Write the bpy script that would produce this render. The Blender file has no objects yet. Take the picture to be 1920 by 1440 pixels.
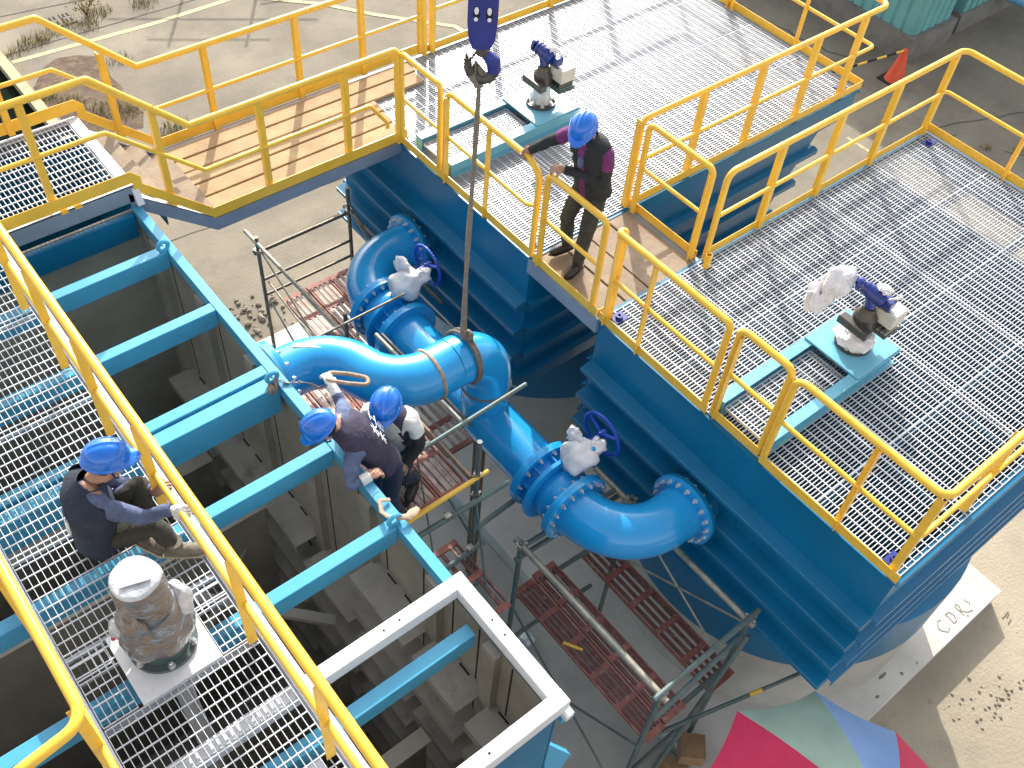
import bpy, bmesh, math, random
from mathutils import Vector, Matrix, noise
random.seed(7)
R_ = math.radians
SC = bpy.context.scene
COL = SC.collection
PI = math.pi

# ------------------------------------------------------------------ camera
cd = bpy.data.cameras.new('camera'); cam = bpy.data.objects.new('camera', cd); COL.objects.link(cam)
cd.sensor_width = 36; cd.lens = 36*1890.5/1920; cd.clip_start = .05; cd.clip_end = 300
rx = Vector((.775624, -.449178, 0)); 
row0 = Vector((.77562428, -.62754605, .06777119)); row1 = Vector((-.4491778, -.62420039, -.63922858)); row2 = Vector((.44344817, .46535989, -.76602473))
cam.matrix_world = Matrix(((row0.x, -row1.x, -row2.x, 0), (row0.y, -row1.y, -row2.y, 0), (row0.z, -row1.z, -row2.z, 6.6), (0, 0, 0, 1)))
SC.camera = cam

# ------------------------------------------------------------------ light
SUN_AZ, SUN_EL = 54.0, 32.0          # azimuth measured from +X towards +Y
w = bpy.data.worlds.new('World'); SC.world = w; w.use_nodes = True
nt = w.node_tree; bg = nt.nodes['Background']
sky = nt.nodes.new('ShaderNodeTexSky'); sky.sky_type = 'NISHITA'; sky.sun_disc = False
sky.sun_elevation = R_(SUN_EL); sky.sun_rotation = R_(90-SUN_AZ); sky.air_density = 1.0; sky.dust_density = 3.0
hs = nt.nodes.new('ShaderNodeHueSaturation'); hs.inputs['Saturation'].default_value = .32   # hazy, milky summer sky
nt.links.new(sky.outputs[0], hs.inputs['Color']); nt.links.new(hs.outputs[0], bg.inputs[0]); bg.inputs[1].default_value = .15
sd = bpy.data.lights.new('sun', 'SUN'); sd.energy = 2.6; sd.angle = R_(.53); sd.color = (1, .95, .86)
so = bpy.data.objects.new('sun', sd); COL.objects.link(so)
sv = Vector((math.cos(R_(SUN_EL))*math.cos(R_(SUN_AZ)), math.cos(R_(SUN_EL))*math.sin(R_(SUN_AZ)), math.sin(R_(SUN_EL))))
so.rotation_euler = sv.to_track_quat('Z', 'Y').to_euler(); so.location = sv*40
SC.view_settings.view_transform = 'Standard'; SC.view_settings.look = 'None'
SC.view_settings.exposure = 1.25; SC.view_settings.gamma = 1; SC.view_settings.use_curve_mapping = False
SC.render.engine = 'CYCLES'

# ------------------------------------------------------------------ materials
def mat(name, col, rough=.5, metal=0, var=.15, scale=3, bump=0, bscale=40, col2=None, spots=None, coat=0, detail=6, spec=.5, fac=(.35, .7)):
    m = bpy.data.materials.new(name); m.use_nodes = True
    t = m.node_tree; b = t.nodes['Principled BSDF']; L = t.links
    b.inputs['Roughness'].default_value = rough; b.inputs['Metallic'].default_value = metal
    b.inputs['Specular IOR Level'].default_value = spec
    if coat: b.inputs['Coat Weight'].default_value = coat; b.inputs['Coat Roughness'].default_value = .08
    geo = t.nodes.new('ShaderNodeNewGeometry')
    n = t.nodes.new('ShaderNodeTexNoise'); n.inputs['Scale'].default_value = scale; n.inputs['Detail'].default_value = detail; n.inputs['Roughness'].default_value = .62
    L.new(geo.outputs['Position'], n.inputs['Vector'])
    r = t.nodes.new('ShaderNodeValToRGB'); r.color_ramp.elements[0].position = fac[0]; r.color_ramp.elements[1].position = fac[1]
    c2 = col2 or tuple(c*(1-var) for c in col)
    c1 = col if col2 else tuple(min(1, c*(1+var*.6)) for c in col)
    r.color_ramp.elements[0].color = (*c2, 1); r.color_ramp.elements[1].color = (*c1, 1)
    L.new(n.outputs[0], r.inputs[0]); out = r.outputs[0]
    if spots:
        sc, lo, hi, sc_col = spots
        n2 = t.nodes.new('ShaderNodeTexNoise'); n2.inputs['Scale'].default_value = sc; n2.inputs['Detail'].default_value = 8; n2.inputs['Roughness'].default_value = .7
        L.new(geo.outputs['Position'], n2.inputs['Vector'])
        r2 = t.nodes.new('ShaderNodeMapRange'); r2.inputs[1].default_value = lo; r2.inputs[2].default_value = hi
        L.new(n2.outputs[0], r2.inputs[0])
        mx = t.nodes.new('ShaderNodeMix'); mx.data_type = 'RGBA'
        L.new(r2.outputs[0], mx.inputs[0]); L.new(out, mx.inputs[6]); mx.inputs[7].default_value = (*sc_col, 1); out = mx.outputs[2]
    L.new(out, b.inputs['Base Color'])
    if bump:
        n3 = t.nodes.new('ShaderNodeTexNoise'); n3.inputs['Scale'].default_value = bscale; n3.inputs['Detail'].default_value = 5
        L.new(geo.outputs['Position'], n3.inputs['Vector'])
        bp = t.nodes.new('ShaderNodeBump'); bp.inputs['Strength'].default_value = bump; bp.inputs['Distance'].default_value = .02
        L.new(n3.outputs[0], bp.inputs['Height']); L.new(bp.outputs[0], b.inputs['Normal'])
    return m

M = {}
M['ground'] = mat('ground_concrete', (.235, .20, .147), .92, 0, .30, .55, .45, 30, spots=(1.3, .50, .76, (.15, .127, .097)), detail=12)
M['pad'] = mat('pad_concrete', (.60, .57, .51), .9, 0, .18, 1.2, .25, 40, spots=(2.2, .58, .8, (.42, .395, .35)), detail=9)
M['floor'] = mat('floor_concrete', (.47, .445, .39), .9, 0, .2, .8, .25, 40, spots=(1.1, .5, .72, (.33, .32, .29)), detail=9)
M['crack'] = mat('crack_dark', (.10, .09, .075), .95, 0, .3, 5)
M['line'] = mat('line_paint', (.52, .46, .24), .8, 0, .2, 6, .1, 60, spots=(9, .5, .66, (.27, .235, .165)))
M['soil'] = mat('soil', (.135, .088, .058), .98, 0, .4, 3, .8, 25, spots=(6, .5, .7, (.19, .15, .09)))
M['grass'] = mat('dry_grass', (.36, .27, .085), .9, 0, .5, 5, col2=(.16, .14, .04))
M['yellow'] = mat('yellow_paint', (.90, .53, .055), .30, 0, .10, 5, .05, 60, spots=(14, .66, .78, (.50, .22, .03)))
M['tank'] = mat('tank_blue_paint', (.002, .150, .30), .32, 0, .13, 1.6, .04, 25, spots=(3.2, .63, .82, (.012, .17, .27)))
M['edge'] = mat('edge_highlight_paint', (.05, .24, .40), .4, 0, .25, 8)  # lighter blue that paints the sky highlight along the rib lips
M['tank_in'] = mat('tank_inner_paint', (.006, .115, .21), .5, 0, .2, 2)
M['beam'] = mat('beam_blue_paint', (.075, .37, .58), .27, 0, .10, 3, .05, 40, spots=(12, .64, .78, (.20, .38, .46)))
M['pipe'] = mat('pipe_blue_paint', (.018, .335, .71), .20, 0, .06, 2, .015, 20, coat=.35)
M['valve'] = mat('valve_blue_paint', (.015, .32, .70), .24, 0, .1, 6, .08, 50)
M['wheel'] = mat('wheel_blue_paint', (.006, .055, .42), .35, 0, .1, 6)
M['galv'] = mat('galvanised_steel', (.62, .64, .67), .36, .25, .14, 9, .03, 60)
M['galv_ch'] = mat('galvanised_channel', (.60, .62, .66), .5, .15, .15, 4, .05, 40, spots=(7, .6, .8, (.45, .45, .46)))
M['shade_ch'] = mat('shaded_channel_steel', (.25, .30, .37), .5, .1, .15, 3, .05, 40)  # galvanised channel steel with its shade put into the colour
M['primer'] = mat('white_primer', (.70, .71, .72), .55, 0, .1, 3, .05, 40, spots=(6, .58, .78, (.52, .53, .55)))
M['inner'] = mat('tank_inner_steel', (.37, .34, .28), .62, .1, .25, 1.4, .1, 18, spots=(2.6, .55, .74, (.28, .255, .205)), detail=9)
M['inner2'] = mat('ledge_steel', (.36, .335, .29), .6, .1, .2, 2.5, .1, 25, spots=(4, .55, .74, (.17, .16, .15)))
M['dark'] = mat('dark_gap', (.012, .012, .012), .9, 0, .2, 4)
M['wood'] = mat('plank_wood', (.43, .29, .15), .82, 0, .22, 3, .25, 45, spots=(5, .52, .74, (.31, .20, .10)))
M['wood2'] = mat('old_plank_wood', (.31, .235, .165), .88, 0, .22, 3, .25, 45, spots=(5, .52, .74, (.20, .155, .11)))
M['tube'] = mat('scaffold_tube', (.22, .20, .16), .5, .5, .3, 9, .1, 60, spots=(13, .5, .7, (.16, .09, .05)))
M['tube2'] = mat('scaffold_green_tube', (.13, .18, .17), .55, .3, .25, 9, .1, 60, spots=(11, .54, .72, (.20, .12, .07)))
M['tube3'] = mat('worn_steel_tube', (.46, .41, .31), .45, .35, .25, 7, .1, 60, spots=(5, .52, .7, (.17, .20, .19)))
M['rustpole'] = mat('rusty_pole', (.20, .115, .045), .75, .1, .3, 7, .2, 50)
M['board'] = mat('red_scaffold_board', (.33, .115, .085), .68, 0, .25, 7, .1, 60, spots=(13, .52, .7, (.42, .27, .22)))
M['boardslat'] = mat('sunlit_dusty_slat', (.52, .36, .30), .6, .05, .25, 9, .1, 60, spots=(11, .5, .68, (.30, .13, .10)))  # pale slats: dusty tops, with the sunlight put into the colour
M['shadeslat'] = mat('shaded_red_slat', (.20, .075, .060), .7, 0, .3, 9, .1, 60, spots=(11, .54, .72, (.30, .20, .17)))  # same slats in shade, the darkness put into the colour
M['clamp'] = mat('steel_clamp', (.50, .47, .40), .4, .7, .3, 20)
M['bolt'] = mat('zinc_bolt', (.70, .70, .70), .28, .75, .2, 30)
M['rope'] = mat('sling_webbing', (.23, .195, .15), .95, 0, .25, 25, .4, 120)
M['strap'] = mat('choker_rope', (.19, .16, .13), .95, 0, .3, 30, .4, 120)
M['chain'] = mat('rusty_chain', (.35, .27, .21), .6, .5, .3, 30)
M['rag'] = mat('tan_webbing', (.42, .30, .21), .9, 0, .25, 25, .3, 90)
M['hook'] = mat('hook_block_paint', (.020, .032, .235), .4, 0, .15, 6, .05, 30)
M['hookst'] = mat('hook_steel', (.10, .09, .08), .5, .5, .3, 12)
M['helmet'] = mat('helmet_blue', (.004, .155, .66), .2, 0, .05, 6, coat=.6)
M['navy'] = mat('navy_cloth', (.028, .037, .064), .95, 0, .3, 9, .55, 26)
M['purplenavy'] = mat('faded_navy_cloth', (.050, .042, .075), .95, 0, .3, 9, .55, 26)
M['shirt'] = mat('blue_grey_cloth', (.105, .135, .235), .95, 0, .3, 12, .7, 24)
M['white'] = mat('white_cloth', (.68, .68, .64), .95, 0, .15, 12, .5, 30)
M['purple'] = mat('purple_cloth', (.17, .028, .13), .9, 0, .25, 10, .5, 28)
M['black'] = mat('black_cloth', (.026, .027, .027), .9, 0, .3, 14, .5, 40)
M['olive'] = mat('olive_cloth', (.052, .050, .038), .95, 0, .35, 10, .6, 24)
M['skin'] = mat('skin', (.44, .24, .155), .6, 0, .12, 20)
M['hair'] = mat('hair', (.012, .010, .009), .6, 0, .2, 30)
M['boot'] = mat('boot_leather', (.028, .025, .022), .5, 0, .3, 25, .3, 60)
M['shoe'] = mat('dusty_shoe', (.17, .145, .11), .8, 0, .3, 25, .3, 60)
M['sole'] = mat('shoe_sole', (.50, .43, .30), .8, 0, .2, 25)
M['glove'] = mat('white_glove', (.70, .68, .64), .95, 0, .15, 25, .4, 80)
M['print'] = mat('white_print', (.80, .80, .80), .7, 0, .05, 20)
M['darkprint'] = mat('dark_paint_mark', (.20, .19, .17), .9, 0, .3, 20)
M['bag'] = mat('white_plastic_bag', (.76, .74, .75), .28, 0, .12, 14, .5, 16, coat=.2)
def film(name, cols, rough):
    m = bpy.data.materials.new(name); m.use_nodes = True; t = m.node_tree; L = t.links; bs = t.nodes['Principled BSDF']
    geo = t.nodes.new('ShaderNodeNewGeometry'); mp = t.nodes.new('ShaderNodeMapping'); mp.inputs['Scale'].default_value = (5, 5, 17); mp.inputs['Rotation'].default_value = (.35, .2, 0); L.new(geo.outputs['Position'], mp.inputs[0])
    n = t.nodes.new('ShaderNodeTexNoise'); n.inputs['Scale'].default_value = 1.0; n.inputs['Detail'].default_value = 7; n.inputs['Roughness'].default_value = .68; n.inputs['Distortion'].default_value = .8; L.new(mp.outputs[0], n.inputs['Vector'])
    r = t.nodes.new('ShaderNodeValToRGB'); el = r.color_ramp.elements
    while len(el) < len(cols): el.new(.5)
    for e, (p, c) in zip(el, cols): e.position = p; e.color = (*c, 1)
    L.new(n.outputs[0], r.inputs[0]); L.new(r.outputs[0], bs.inputs['Base Color'])
    n2 = t.nodes.new('ShaderNodeTexNoise'); n2.inputs['Scale'].default_value = 2.6; n2.inputs['Detail'].default_value = 5; n2.inputs['Distortion'].default_value = 1.2; L.new(mp.outputs[0], n2.inputs['Vector'])
    bp = t.nodes.new('ShaderNodeBump'); bp.inputs['Strength'].default_value = 1; bp.inputs['Distance'].default_value = .018; L.new(n2.outputs[0], bp.inputs['Height']); L.new(bp.outputs[0], bs.inputs['Normal']); L.new(bp.outputs[0], bs.inputs['Coat Normal'])
    bs.inputs['Roughness'].default_value = rough; bs.inputs['Coat Weight'].default_value = .9; bs.inputs['Coat Roughness'].default_value = .06; bs.inputs['Metallic'].default_value = .1; return m
M['wrap'] = film('clear_plastic_wrap', [(.30, (.055, .075, .10)), (.42, (.16, .175, .19)), (.50, (.22, .13, .06)), (.56, (.17, .18, .19)), (.66, (.36, .38, .40)), (.78, (.60, .62, .64))], .16)
M['wraptop'] = mat('clear_plastic_cap', (.68, .69, .70), .12, .1, .3, 8, .8, 14, col2=(.40, .41, .43), coat=.8)
M['motorgrey'] = mat('motor_grey_paint', (.085, .115, .115), .35, 0, .15, 8)
M['actblue'] = mat('actuator_blue', (.012, .035, .22), .25, 0, .1, 8, coat=.4)
M['actbox'] = mat('actuator_box_grey', (.60, .59, .54), .4, 0, .12, 9)
M['actdark'] = mat('actuator_dark_metal', (.10, .095, .085), .4, .5, .2, 12)
M['teal'] = mat('teal_sheet', (.17, .42, .40), .5, 0, .12, 2.5, .05, 30, spots=(5, .6, .8, (.26, .44, .42)))
M['tealdark'] = mat('teal_seam', (.05, .15, .16), .6, 0, .2, 5)
M['plinth'] = mat('plinth_concrete', (.23, .21, .18), .9, 0, .25, 2, .3, 30, spots=(3, .5, .7, (.15, .14, .12)))
M['lblue'] = mat('light_blue_pipe', (.16, .42, .62), .4, 0, .1, 4)
M['cone'] = mat('cone_orange', (.75, .085, .022), .5, 0, .15, 8)
M['ub_red'] = mat('umbrella_red', (.72, .035, .11), .75, 0, .1, 3, .1, 60)
M['ub_green'] = mat('umbrella_green', (.45, .60, .47), .75, 0, .1, 3, .1, 60)
M['ub_blue'] = mat('umbrella_blue', (.27, .45, .78), .75, 0, .1, 3, .1, 60)
M['crate'] = mat('brown_carton', (.33, .20, .10), .85, 0, .25, 6, .1, 50)
M['basin'] = mat('dark_basin_sheet', (.010, .016, .012), 1, 0, .5, 1.5, .05, 8, spec=0)
M['kerbm'] = mat('kerb_yellow_concrete', (.42, .37, .22), .85, 0, .2, 3, .2, 40)
M['rubble'] = mat('rubble', (.25, .21, .16), .95, 0, .35, 9, .6, 30)

# ------------------------------------------------------------------ mesh builder
class MB:
    def __init__(s): s.v = []; s.f = []; s.mi = []; s.cur = 0
    def add(s, vs, fs):
        o = len(s.v); s.v += [Vector(p) for p in vs]; s.f += [tuple(i+o for i in f) for f in fs]; s.mi += [s.cur]*len(fs); return s
    def box(s, x0, x1, y0, y1, z0, z1):
        return s.add([(x0, y0, z0), (x1, y0, z0), (x1, y1, z0), (x0, y1, z0), (x0, y0, z1), (x1, y0, z1), (x1, y1, z1), (x0, y1, z1)],
                     [(3, 2, 1, 0), (4, 5, 6, 7), (0, 1, 5, 4), (1, 2, 6, 5), (2, 3, 7, 6), (3, 0, 4, 7)])
    def hexa(s, p):   # eight corners, bottom four then top four
        return s.add(p, [(3, 2, 1, 0), (4, 5, 6, 7), (0, 1, 5, 4), (1, 2, 6, 5), (2, 3, 7, 6), (3, 0, 4, 7)])
    def bar(s, a, b, wd, h, up=(0, 0, 1)):   # rectangular bar whose top centre line runs a -> b
        a = Vector(a); b = Vector(b); d = (b-a).normalized(); up = Vector(up); sd = d.cross(up).normalized()*wd/2; u = sd.cross(d).normalized()*h
        if u.dot(up) < 0: u = -u
        return s.hexa([a-sd-u, a+sd-u, b+sd-u, b-sd-u, a-sd, a+sd, b+sd, b-sd])
    def prism(s, pts, ext):
        n = len(pts); e = Vector(ext); p = [Vector(q) for q in pts]
        return s.add(p+[q+e for q in p], [tuple(range(n-1, -1, -1)), tuple(range(n, 2*n))]+[(i, (i+1) % n, n+(i+1) % n, n+i) for i in range(n)])
    def tube(s, path, r, n=12, cap=True, closed=False, flat=1.0, up=None):
        P = [Vector(p) for p in path]; k = len(P); rr = r if isinstance(r, (list, tuple)) else [r]*k
        T = []
        for i in range(k):
            a = P[(i-1) % k] if (closed or i) else P[i]; b = P[(i+1) % k] if (closed or i < k-1) else P[i]
            T.append((b-a).normalized())
        u = Vector(up) if up else (Vector((0, 0, 1)) if abs(T[0].z) < .9 else Vector((1, 0, 0)))
        u = (u-T[0]*u.dot(T[0])).normalized(); o = len(s.v); 
        for i in range(k):
            u = (u-T[i]*u.dot(T[i])).normalized(); w_ = T[i].cross(u)
            for j in range(n):
                a = 2*PI*j/n; s.v.append(P[i]+(u*math.cos(a)*flat+w_*math.sin(a))*rr[i])
        m = k if closed else k-1; c0 = len(s.f)
        for i in range(m):
            for j in range(n):
                a = o+i*n+j; b = o+i*n+(j+1) % n; c = o+((i+1) % k)*n+(j+1) % n; d = o+((i+1) % k)*n+j
                s.f.append((a, d, c, b)[::-1])
        if cap and not closed:
            s.f.append(tuple(o+j for j in range(n))[::-1]); s.f.append(tuple(o+(k-1)*n+j for j in range(n)))
        s.mi += [s.cur]*(len(s.f)-c0); return s
    def cyl(s, a, b, r, n=16): return s.tube([a, b], r, n)
    def lathe(s, prof, c=(0, 0, 0), axis=(0, 0, 1), n=32, jit=0, close=True):
        ax = Vector(axis).normalized(); u = ax.orthogonal().normalized(); v = ax.cross(u); c = Vector(c); o = len(s.v); c0 = len(s.f)
        for (r, h) in prof:
            for j in range(n):
                a = 2*PI*j/n; p = c+ax*h+(u*math.cos(a)+v*math.sin(a))*r
                if jit:
                    q = p*9; p = p+(u*math.cos(a)+v*math.sin(a))*jit*noise.noise(q)+ax*jit*.5*noise.noise(q*1.7)
                s.v.append(p)
        for i in range(len(prof)-1):
            for j in range(n): s.f.append((o+i*n+j, o+i*n+(j+1) % n, o+(i+1)*n+(j+1) % n, o+(i+1)*n+j))
        if close: s.f.append(tuple(o+j for j in range(n))[::-1]); s.f.append(tuple(o+(len(prof)-1)*n+j for j in range(n)))
        s.mi += [s.cur]*(len(s.f)-c0); return s
    def ell(s, c, rx_, ry_, rz_, rot=None, nu=16, nv=10, jit=0, jf=5, seed=0):
        o = len(s.v); c = Vector(c); c0 = len(s.f); rot = rot or Matrix.Identity(3)
        for i in range(nv+1):
            t = PI*i/nv
            for j in range(nu):
                a = 2*PI*j/nu; d = Vector((math.sin(t)*math.cos(a), math.sin(t)*math.sin(a), math.cos(t)))
                k = 1+jit*noise.noise(d*jf+Vector((seed*3.1, seed, 0)))
                s.v.append(c+rot @ Vector((d.x*rx_*k, d.y*ry_*k, d.z*rz_*k)))
        for i in range(nv):
            for j in range(nu):
                s.f.append((o+i*nu+j, o+(i+1)*nu+j, o+(i+1)*nu+(j+1) % nu, o+i*nu+(j+1) % nu))
        s.mi += [s.cur]*(len(s.f)-c0); return s
    def mesh(s, name, mats, org=(0, 0, 0), smooth=True, angle=40):
        me = bpy.data.meshes.new(name); g = Vector(org); me.from_pydata([tuple(p-g) for p in s.v], [], s.f)
        for m_ in (mats if isinstance(mats, (list, tuple)) else [mats]): me.materials.append(m_)
        if len(me.materials) > 1: me.polygons.foreach_set('material_index', s.mi)
        bm = bmesh.new(); bm.from_mesh(me); bmesh.ops.remove_doubles(bm, verts=bm.verts, dist=1e-5); bmesh.ops.recalc_face_normals(bm, faces=bm.faces); bm.to_mesh(me); bm.free()
        if smooth: me.shade_smooth(); me.set_sharp_from_angle(angle=R_(angle))
        me.update(); return me

ROOT = {}
def thing(name, label, cat, loc=(0, 0, 0), group=None):
    o = bpy.data.objects.new(name, None); COL.objects.link(o); o.location = loc; o.empty_display_size = .1
    o['label'] = label; o['category'] = cat
    if group: o['group'] = group
    ROOT[o.name] = Vector(loc); return o
def orig(p): return ROOT.get(p.name, Vector((0, 0, 0))) if p else Vector((0, 0, 0))
def part(name, mb, m, parent, smooth=True, angle=40, label=None, kind=None, bevel=0):
    org = orig(parent); me = mb.mesh(name, m, org, smooth, angle)
    o = bpy.data.objects.new(name, me); COL.objects.link(o); o.parent = parent; ROOT[o.name] = org
    if label: o['label'] = label
    if kind: o['kind'] = kind
    if bevel:
        b = o.modifiers.new('bevel', 'BEVEL'); b.width = bevel; b.segments = 2; b.limit_method = 'ANGLE'; b.angle_limit = R_(50)
    return o
def single(name, mb, m, label, cat, loc=(0, 0, 0), group=None, smooth=True, angle=40):   # a thing that is one mesh
    me = mb.mesh(name, m, loc, smooth, angle); o = bpy.data.objects.new(name, me); COL.objects.link(o); o.location = loc
    o['label'] = label; o['category'] = cat; ROOT[o.name] = Vector(loc)
    if group: o['group'] = group
    return o
def setting(name, mb, m, kind='structure', smooth=False):
    me = mb.mesh(name, m, (0, 0, 0), smooth); o = bpy.data.objects.new(name, me); COL.objects.link(o); o['kind'] = kind; return o
def inst(name, me, loc, parent, rot=None, scale=None):      # a further object that shares mesh data; loc is in world coordinates
    o = bpy.data.objects.new(name, me); COL.objects.link(o); o.parent = parent; o.location = Vector(loc)-orig(parent)
    if rot: o.rotation_euler = rot
    if scale: o.scale = scale
    ROOT[o.name] = Vector(loc); return o
def fillet(pts, r, n=6):
    P = [Vector(p) for p in pts]; out = [P[0]]
    for i in range(1, len(P)-1):
        a, b, c = P[i-1], P[i], P[i+1]; d1 = (a-b).normalized(); d2 = (c-b).normalized(); ang = d1.angle(d2)
        if ang > 3.1: out.append(b); continue
        t = min(r/math.tan(ang/2), (a-b).length*.48, (c-b).length*.48); rr = t*math.tan(ang/2)
        ctr = b+(d1+d2).normalized()*(rr/math.sin(ang/2)); p0 = b+d1*t; p1 = b+d2*t; v0 = p0-ctr; v1 = p1-ctr; tot = v0.angle(v1); ax = v0.cross(v1)
        if ax.length < 1e-9: out.append(b); continue
        for k in range(n+1): out.append(ctr+Matrix.Rotation(tot*k/n, 3, ax.normalized()) @ v0)
    out.append(P[-1]); return out

G = -4.3; PADZ = -4.0
# ================================================================== ground and setting
b = MB(); N = 60
b.add([(-60, -60, G), (140, -60, G), (140, 140, G), (-60, 140, G)], [(0, 1, 2, 3)]); setting('ground', b, M['ground'])
M['apron'] = mat('apron_concrete', (.40, .34, .25), .92, 0, .25, .8, .5, 26, spots=(1.6, .50, .74, (.27, .225, .165)), detail=12)
b = MB(); b.add([(x, y, G+.003) for x, y in ((4.42, .41), (8.92, .41), (8.92, 3.5), (40, 3.5), (40, -30), (4.42, -30))], [(0, 5, 4, 3, 2, 1)]); setting('concrete_apron', b, M['apron'])
b = MB(); b.box(4.42, 8.93, .40, 9.12, G-.2, PADZ); setting('tank_pad', b, M['pad'])
b = MB(); b.box(-4, 4.414, -3, 9.12, G-.2, G+.06); setting('yard_floor', b, M['floor'])
b = MB(); b.box(3.1, 4.416, 6.3, 9.122, G, PADZ-.02); setting('plinth_slab', b, M['pad'])

def strip(pts, wd, z):
    b = MB(); P = [Vector((p[0], p[1], z)) for p in pts]; L_ = []; Rr = []
    for i, p in enumerate(P):
        d = (P[min(i+1, len(P)-1)]-P[max(i-1, 0)]).normalized(); s_ = Vector((-d.y, d.x, 0))*wd/2; L_.append(p+s_); Rr.append(p-s_)
    n = len(P); b.add(L_+Rr, [(i, n+i, n+i+1, i+1) for i in range(n-1)]); return b
setting('painted_line', strip([(3.7, 17.85), (4.84, 17.78), (6.34, 17.69), (7.88, 17.71), (9.6, 17.73), (12, 17.8)], .11, G+.004), M['line'])
setting('painted_line', strip([(8.35, 17.6), (9.46, 16.58), (10.1, 15.72), (10.83, 14.91), (11.21, 14.49), (11.3, 13.9)], .11, G+.008), M['line'])
setting('painted_line', strip([(15.05, 7.6), (15.07, 6.7)], .07, G+.004), M['line'])
def wob(a, c, n=14, amp=.05):
    out = []
    for i in range(n+1):
        t = i/n; out.append((a[0]+(c[0]-a[0])*t+amp*(random.random()-.5), a[1]+(c[1]-a[1])*t+amp*(random.random()-.5)))
    return out
for a, c, wd, am in (((3.6, 18.13), (12, 17.95), .03, .02), ((3.5, 19.5), (9, 18.7), .035, .02), ((16.3, 13.4), (17.25, 9.0), .05, .16), ((13.6, 12.9), (16.4, 12.3), .03, .1), ((12.8, 9.4), (16.4, 8.4), .03, .12),
                     ((13.7, 6.6), (16.9, 6.5), .03, .08), ((5.5, 11.0), (12, 11.2), .018, .04), ((16.6, 6.9), (20.5, 5.4), .03, .1), ((17.2, 5.6), (20, 2.8), .03, .1), ((2.6, 12.0), (7.5, 11.75), .02, .06)):
    setting('crack', strip(wob(a, c, 18, am), wd, G+.004), M['crack'])
# bare soil and dry grass
b = MB(); pts = [(4.1, 17.4), (4.4, 17.55), (4.75, 17.45), (5.05, 17.2), (5.05, 16.9), (4.95, 16.5), (4.98, 16.1), (4.85, 15.7), (4.95, 15.2), (4.75, 14.8), (4.4, 14.9), (4.0, 15.2), (3.75, 15.6), (3.66, 16.3), (3.7, 16.9)]
b.add([(x, y, G+.004) for x, y in pts], [tuple(range(len(pts)))]); setting('bare_soil', b, M['soil'])
b = MB()
for cx, cy, rad, n in ((4.2, 18.25, .30, 150), (4.6, 18.35, .25, 90), (5.65, 18.6, .3, 120), (5.3, 18.25, .25, 90), (6.55, 18.45, .3, 110), (3.75, 16.5, .22, 90), (4.0, 16.1, .3, 150), (4.35, 15.6, .35, 160), (4.75, 15.35, .3, 120), (5.15, 14.4, .36, 230), (5.0, 18.5, .2, 50), (3.8, 18.1, .2, 50),
                        (7.0, 18.7, .3, 50), (17.0, 5.9, .12, 26), (17.5, 5.5, .14, 30), (17.9, 5.0, .12, 24), (16.7, 9.7, .15, 30), (9.4, 18.6, .3, 50), (5.3, 16.9, .25, 50)):
    for _ in range(n):
        a = random.random()*6.28; q = rad*random.random()**.6; x = cx+q*math.cos(a); y = cy+q*.8*math.sin(a); h = .05+.13*random.random(); t = random.random()*6.28; ln = .12*random.random(); wv = Vector((math.cos(t+1.57), math.sin(t+1.57), 0))*.007
        p = Vector((x, y, G)); q_ = p+Vector((math.cos(t)*ln, math.sin(t)*ln, h))
        b.add([p-wv, p+wv, q_], [(0, 1, 2)])
setting('dry_grass', b, M['grass'], 'stuff')
# flat dark sheet for the basin, with a pale kerb at far left
b = MB(); b.add([(-6, 11.5, G+.006), (3.44, 11.5, G+.006), (3.44, 19.0, G+.006), (-6, 19.0, G+.006)], [(0, 1, 2, 3)]); setting('basin_sheet', b, M['basin'])
b = MB(); b.box(3.44, 3.62, 11.3, 18.6, G, G+.16); single('kerb', b, M['kerbm'], 'pale yellow concrete kerb along the dark basin at the far left', 'kerb', (3.5, 15, G), smooth=False)
# drain covers
dc = thing('drain_cover', 'square concrete drain cover with slots beside the dry grass', 'drain cover', (4.95, 18.7, G))
for k, x in enumerate((4.86, 5.12)):
    b = MB(); b.box(x-.11, x+.11, 18.5, 18.93, G, G+.02); part('cover_plate', b, M['ground'], dc, False)
    for i in range(2):
        for j in range(2):
            b = MB(); b.box(x-.07+i*.08, x-.03+i*.08, 18.56+j*.19, 18.68+j*.19, G+.021, G+.023); part('slot', b, M['dark'], dc, False)
# rubble by the slab
b = MB()
for i in range(60):
    x = 3.75+random.random()*.75; y = 9.25+random.random()*1.0; s_ = .015+.04*random.random()**2; b.ell((x, y, G+s_*.4), s_, s_*.9, s_*.7, None, 6, 4, .5, 2, i)
setting('rubble', b, M['rubble'], 'stuff')
# light twigs and dirt on the right
b = MB()
for i in range(260):
    x = random.uniform(7.2, 13); y = .1-.12*(x-7.2)+random.gauss(0, .10)-.15; s_ = .006+.022*random.random()**3; b.ell((x, y, G+s_*.5), s_, s_*random.uniform(.6, 1), s_*.7, None, 6, 4, .5, 2, i)
setting('gravel', b, M['apron'], 'stuff')
b = MB()
for i in range(22):
    x = 8.9+random.random()*2.2; y = -.5+random.random()*.8; a = random.random()*6.3; l = .04+.1*random.random(); b.tube([(x, y, G+.008), (x+l*math.cos(a), y+l*math.sin(a), G+.012)], .006, 5)
for i in range(70):
    x = 7.4+random.random()*2.4; y = -.42+random.gauss(0, .05)-.02*(x-7); s_ = .008+.014*random.random(); b.ell((x, y, G+s_*.4), s_, s_, s_*.7, None, 6, 4, .5, 2, i)
setting('ground_debris', b, M['rubble'], 'stuff')
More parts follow.
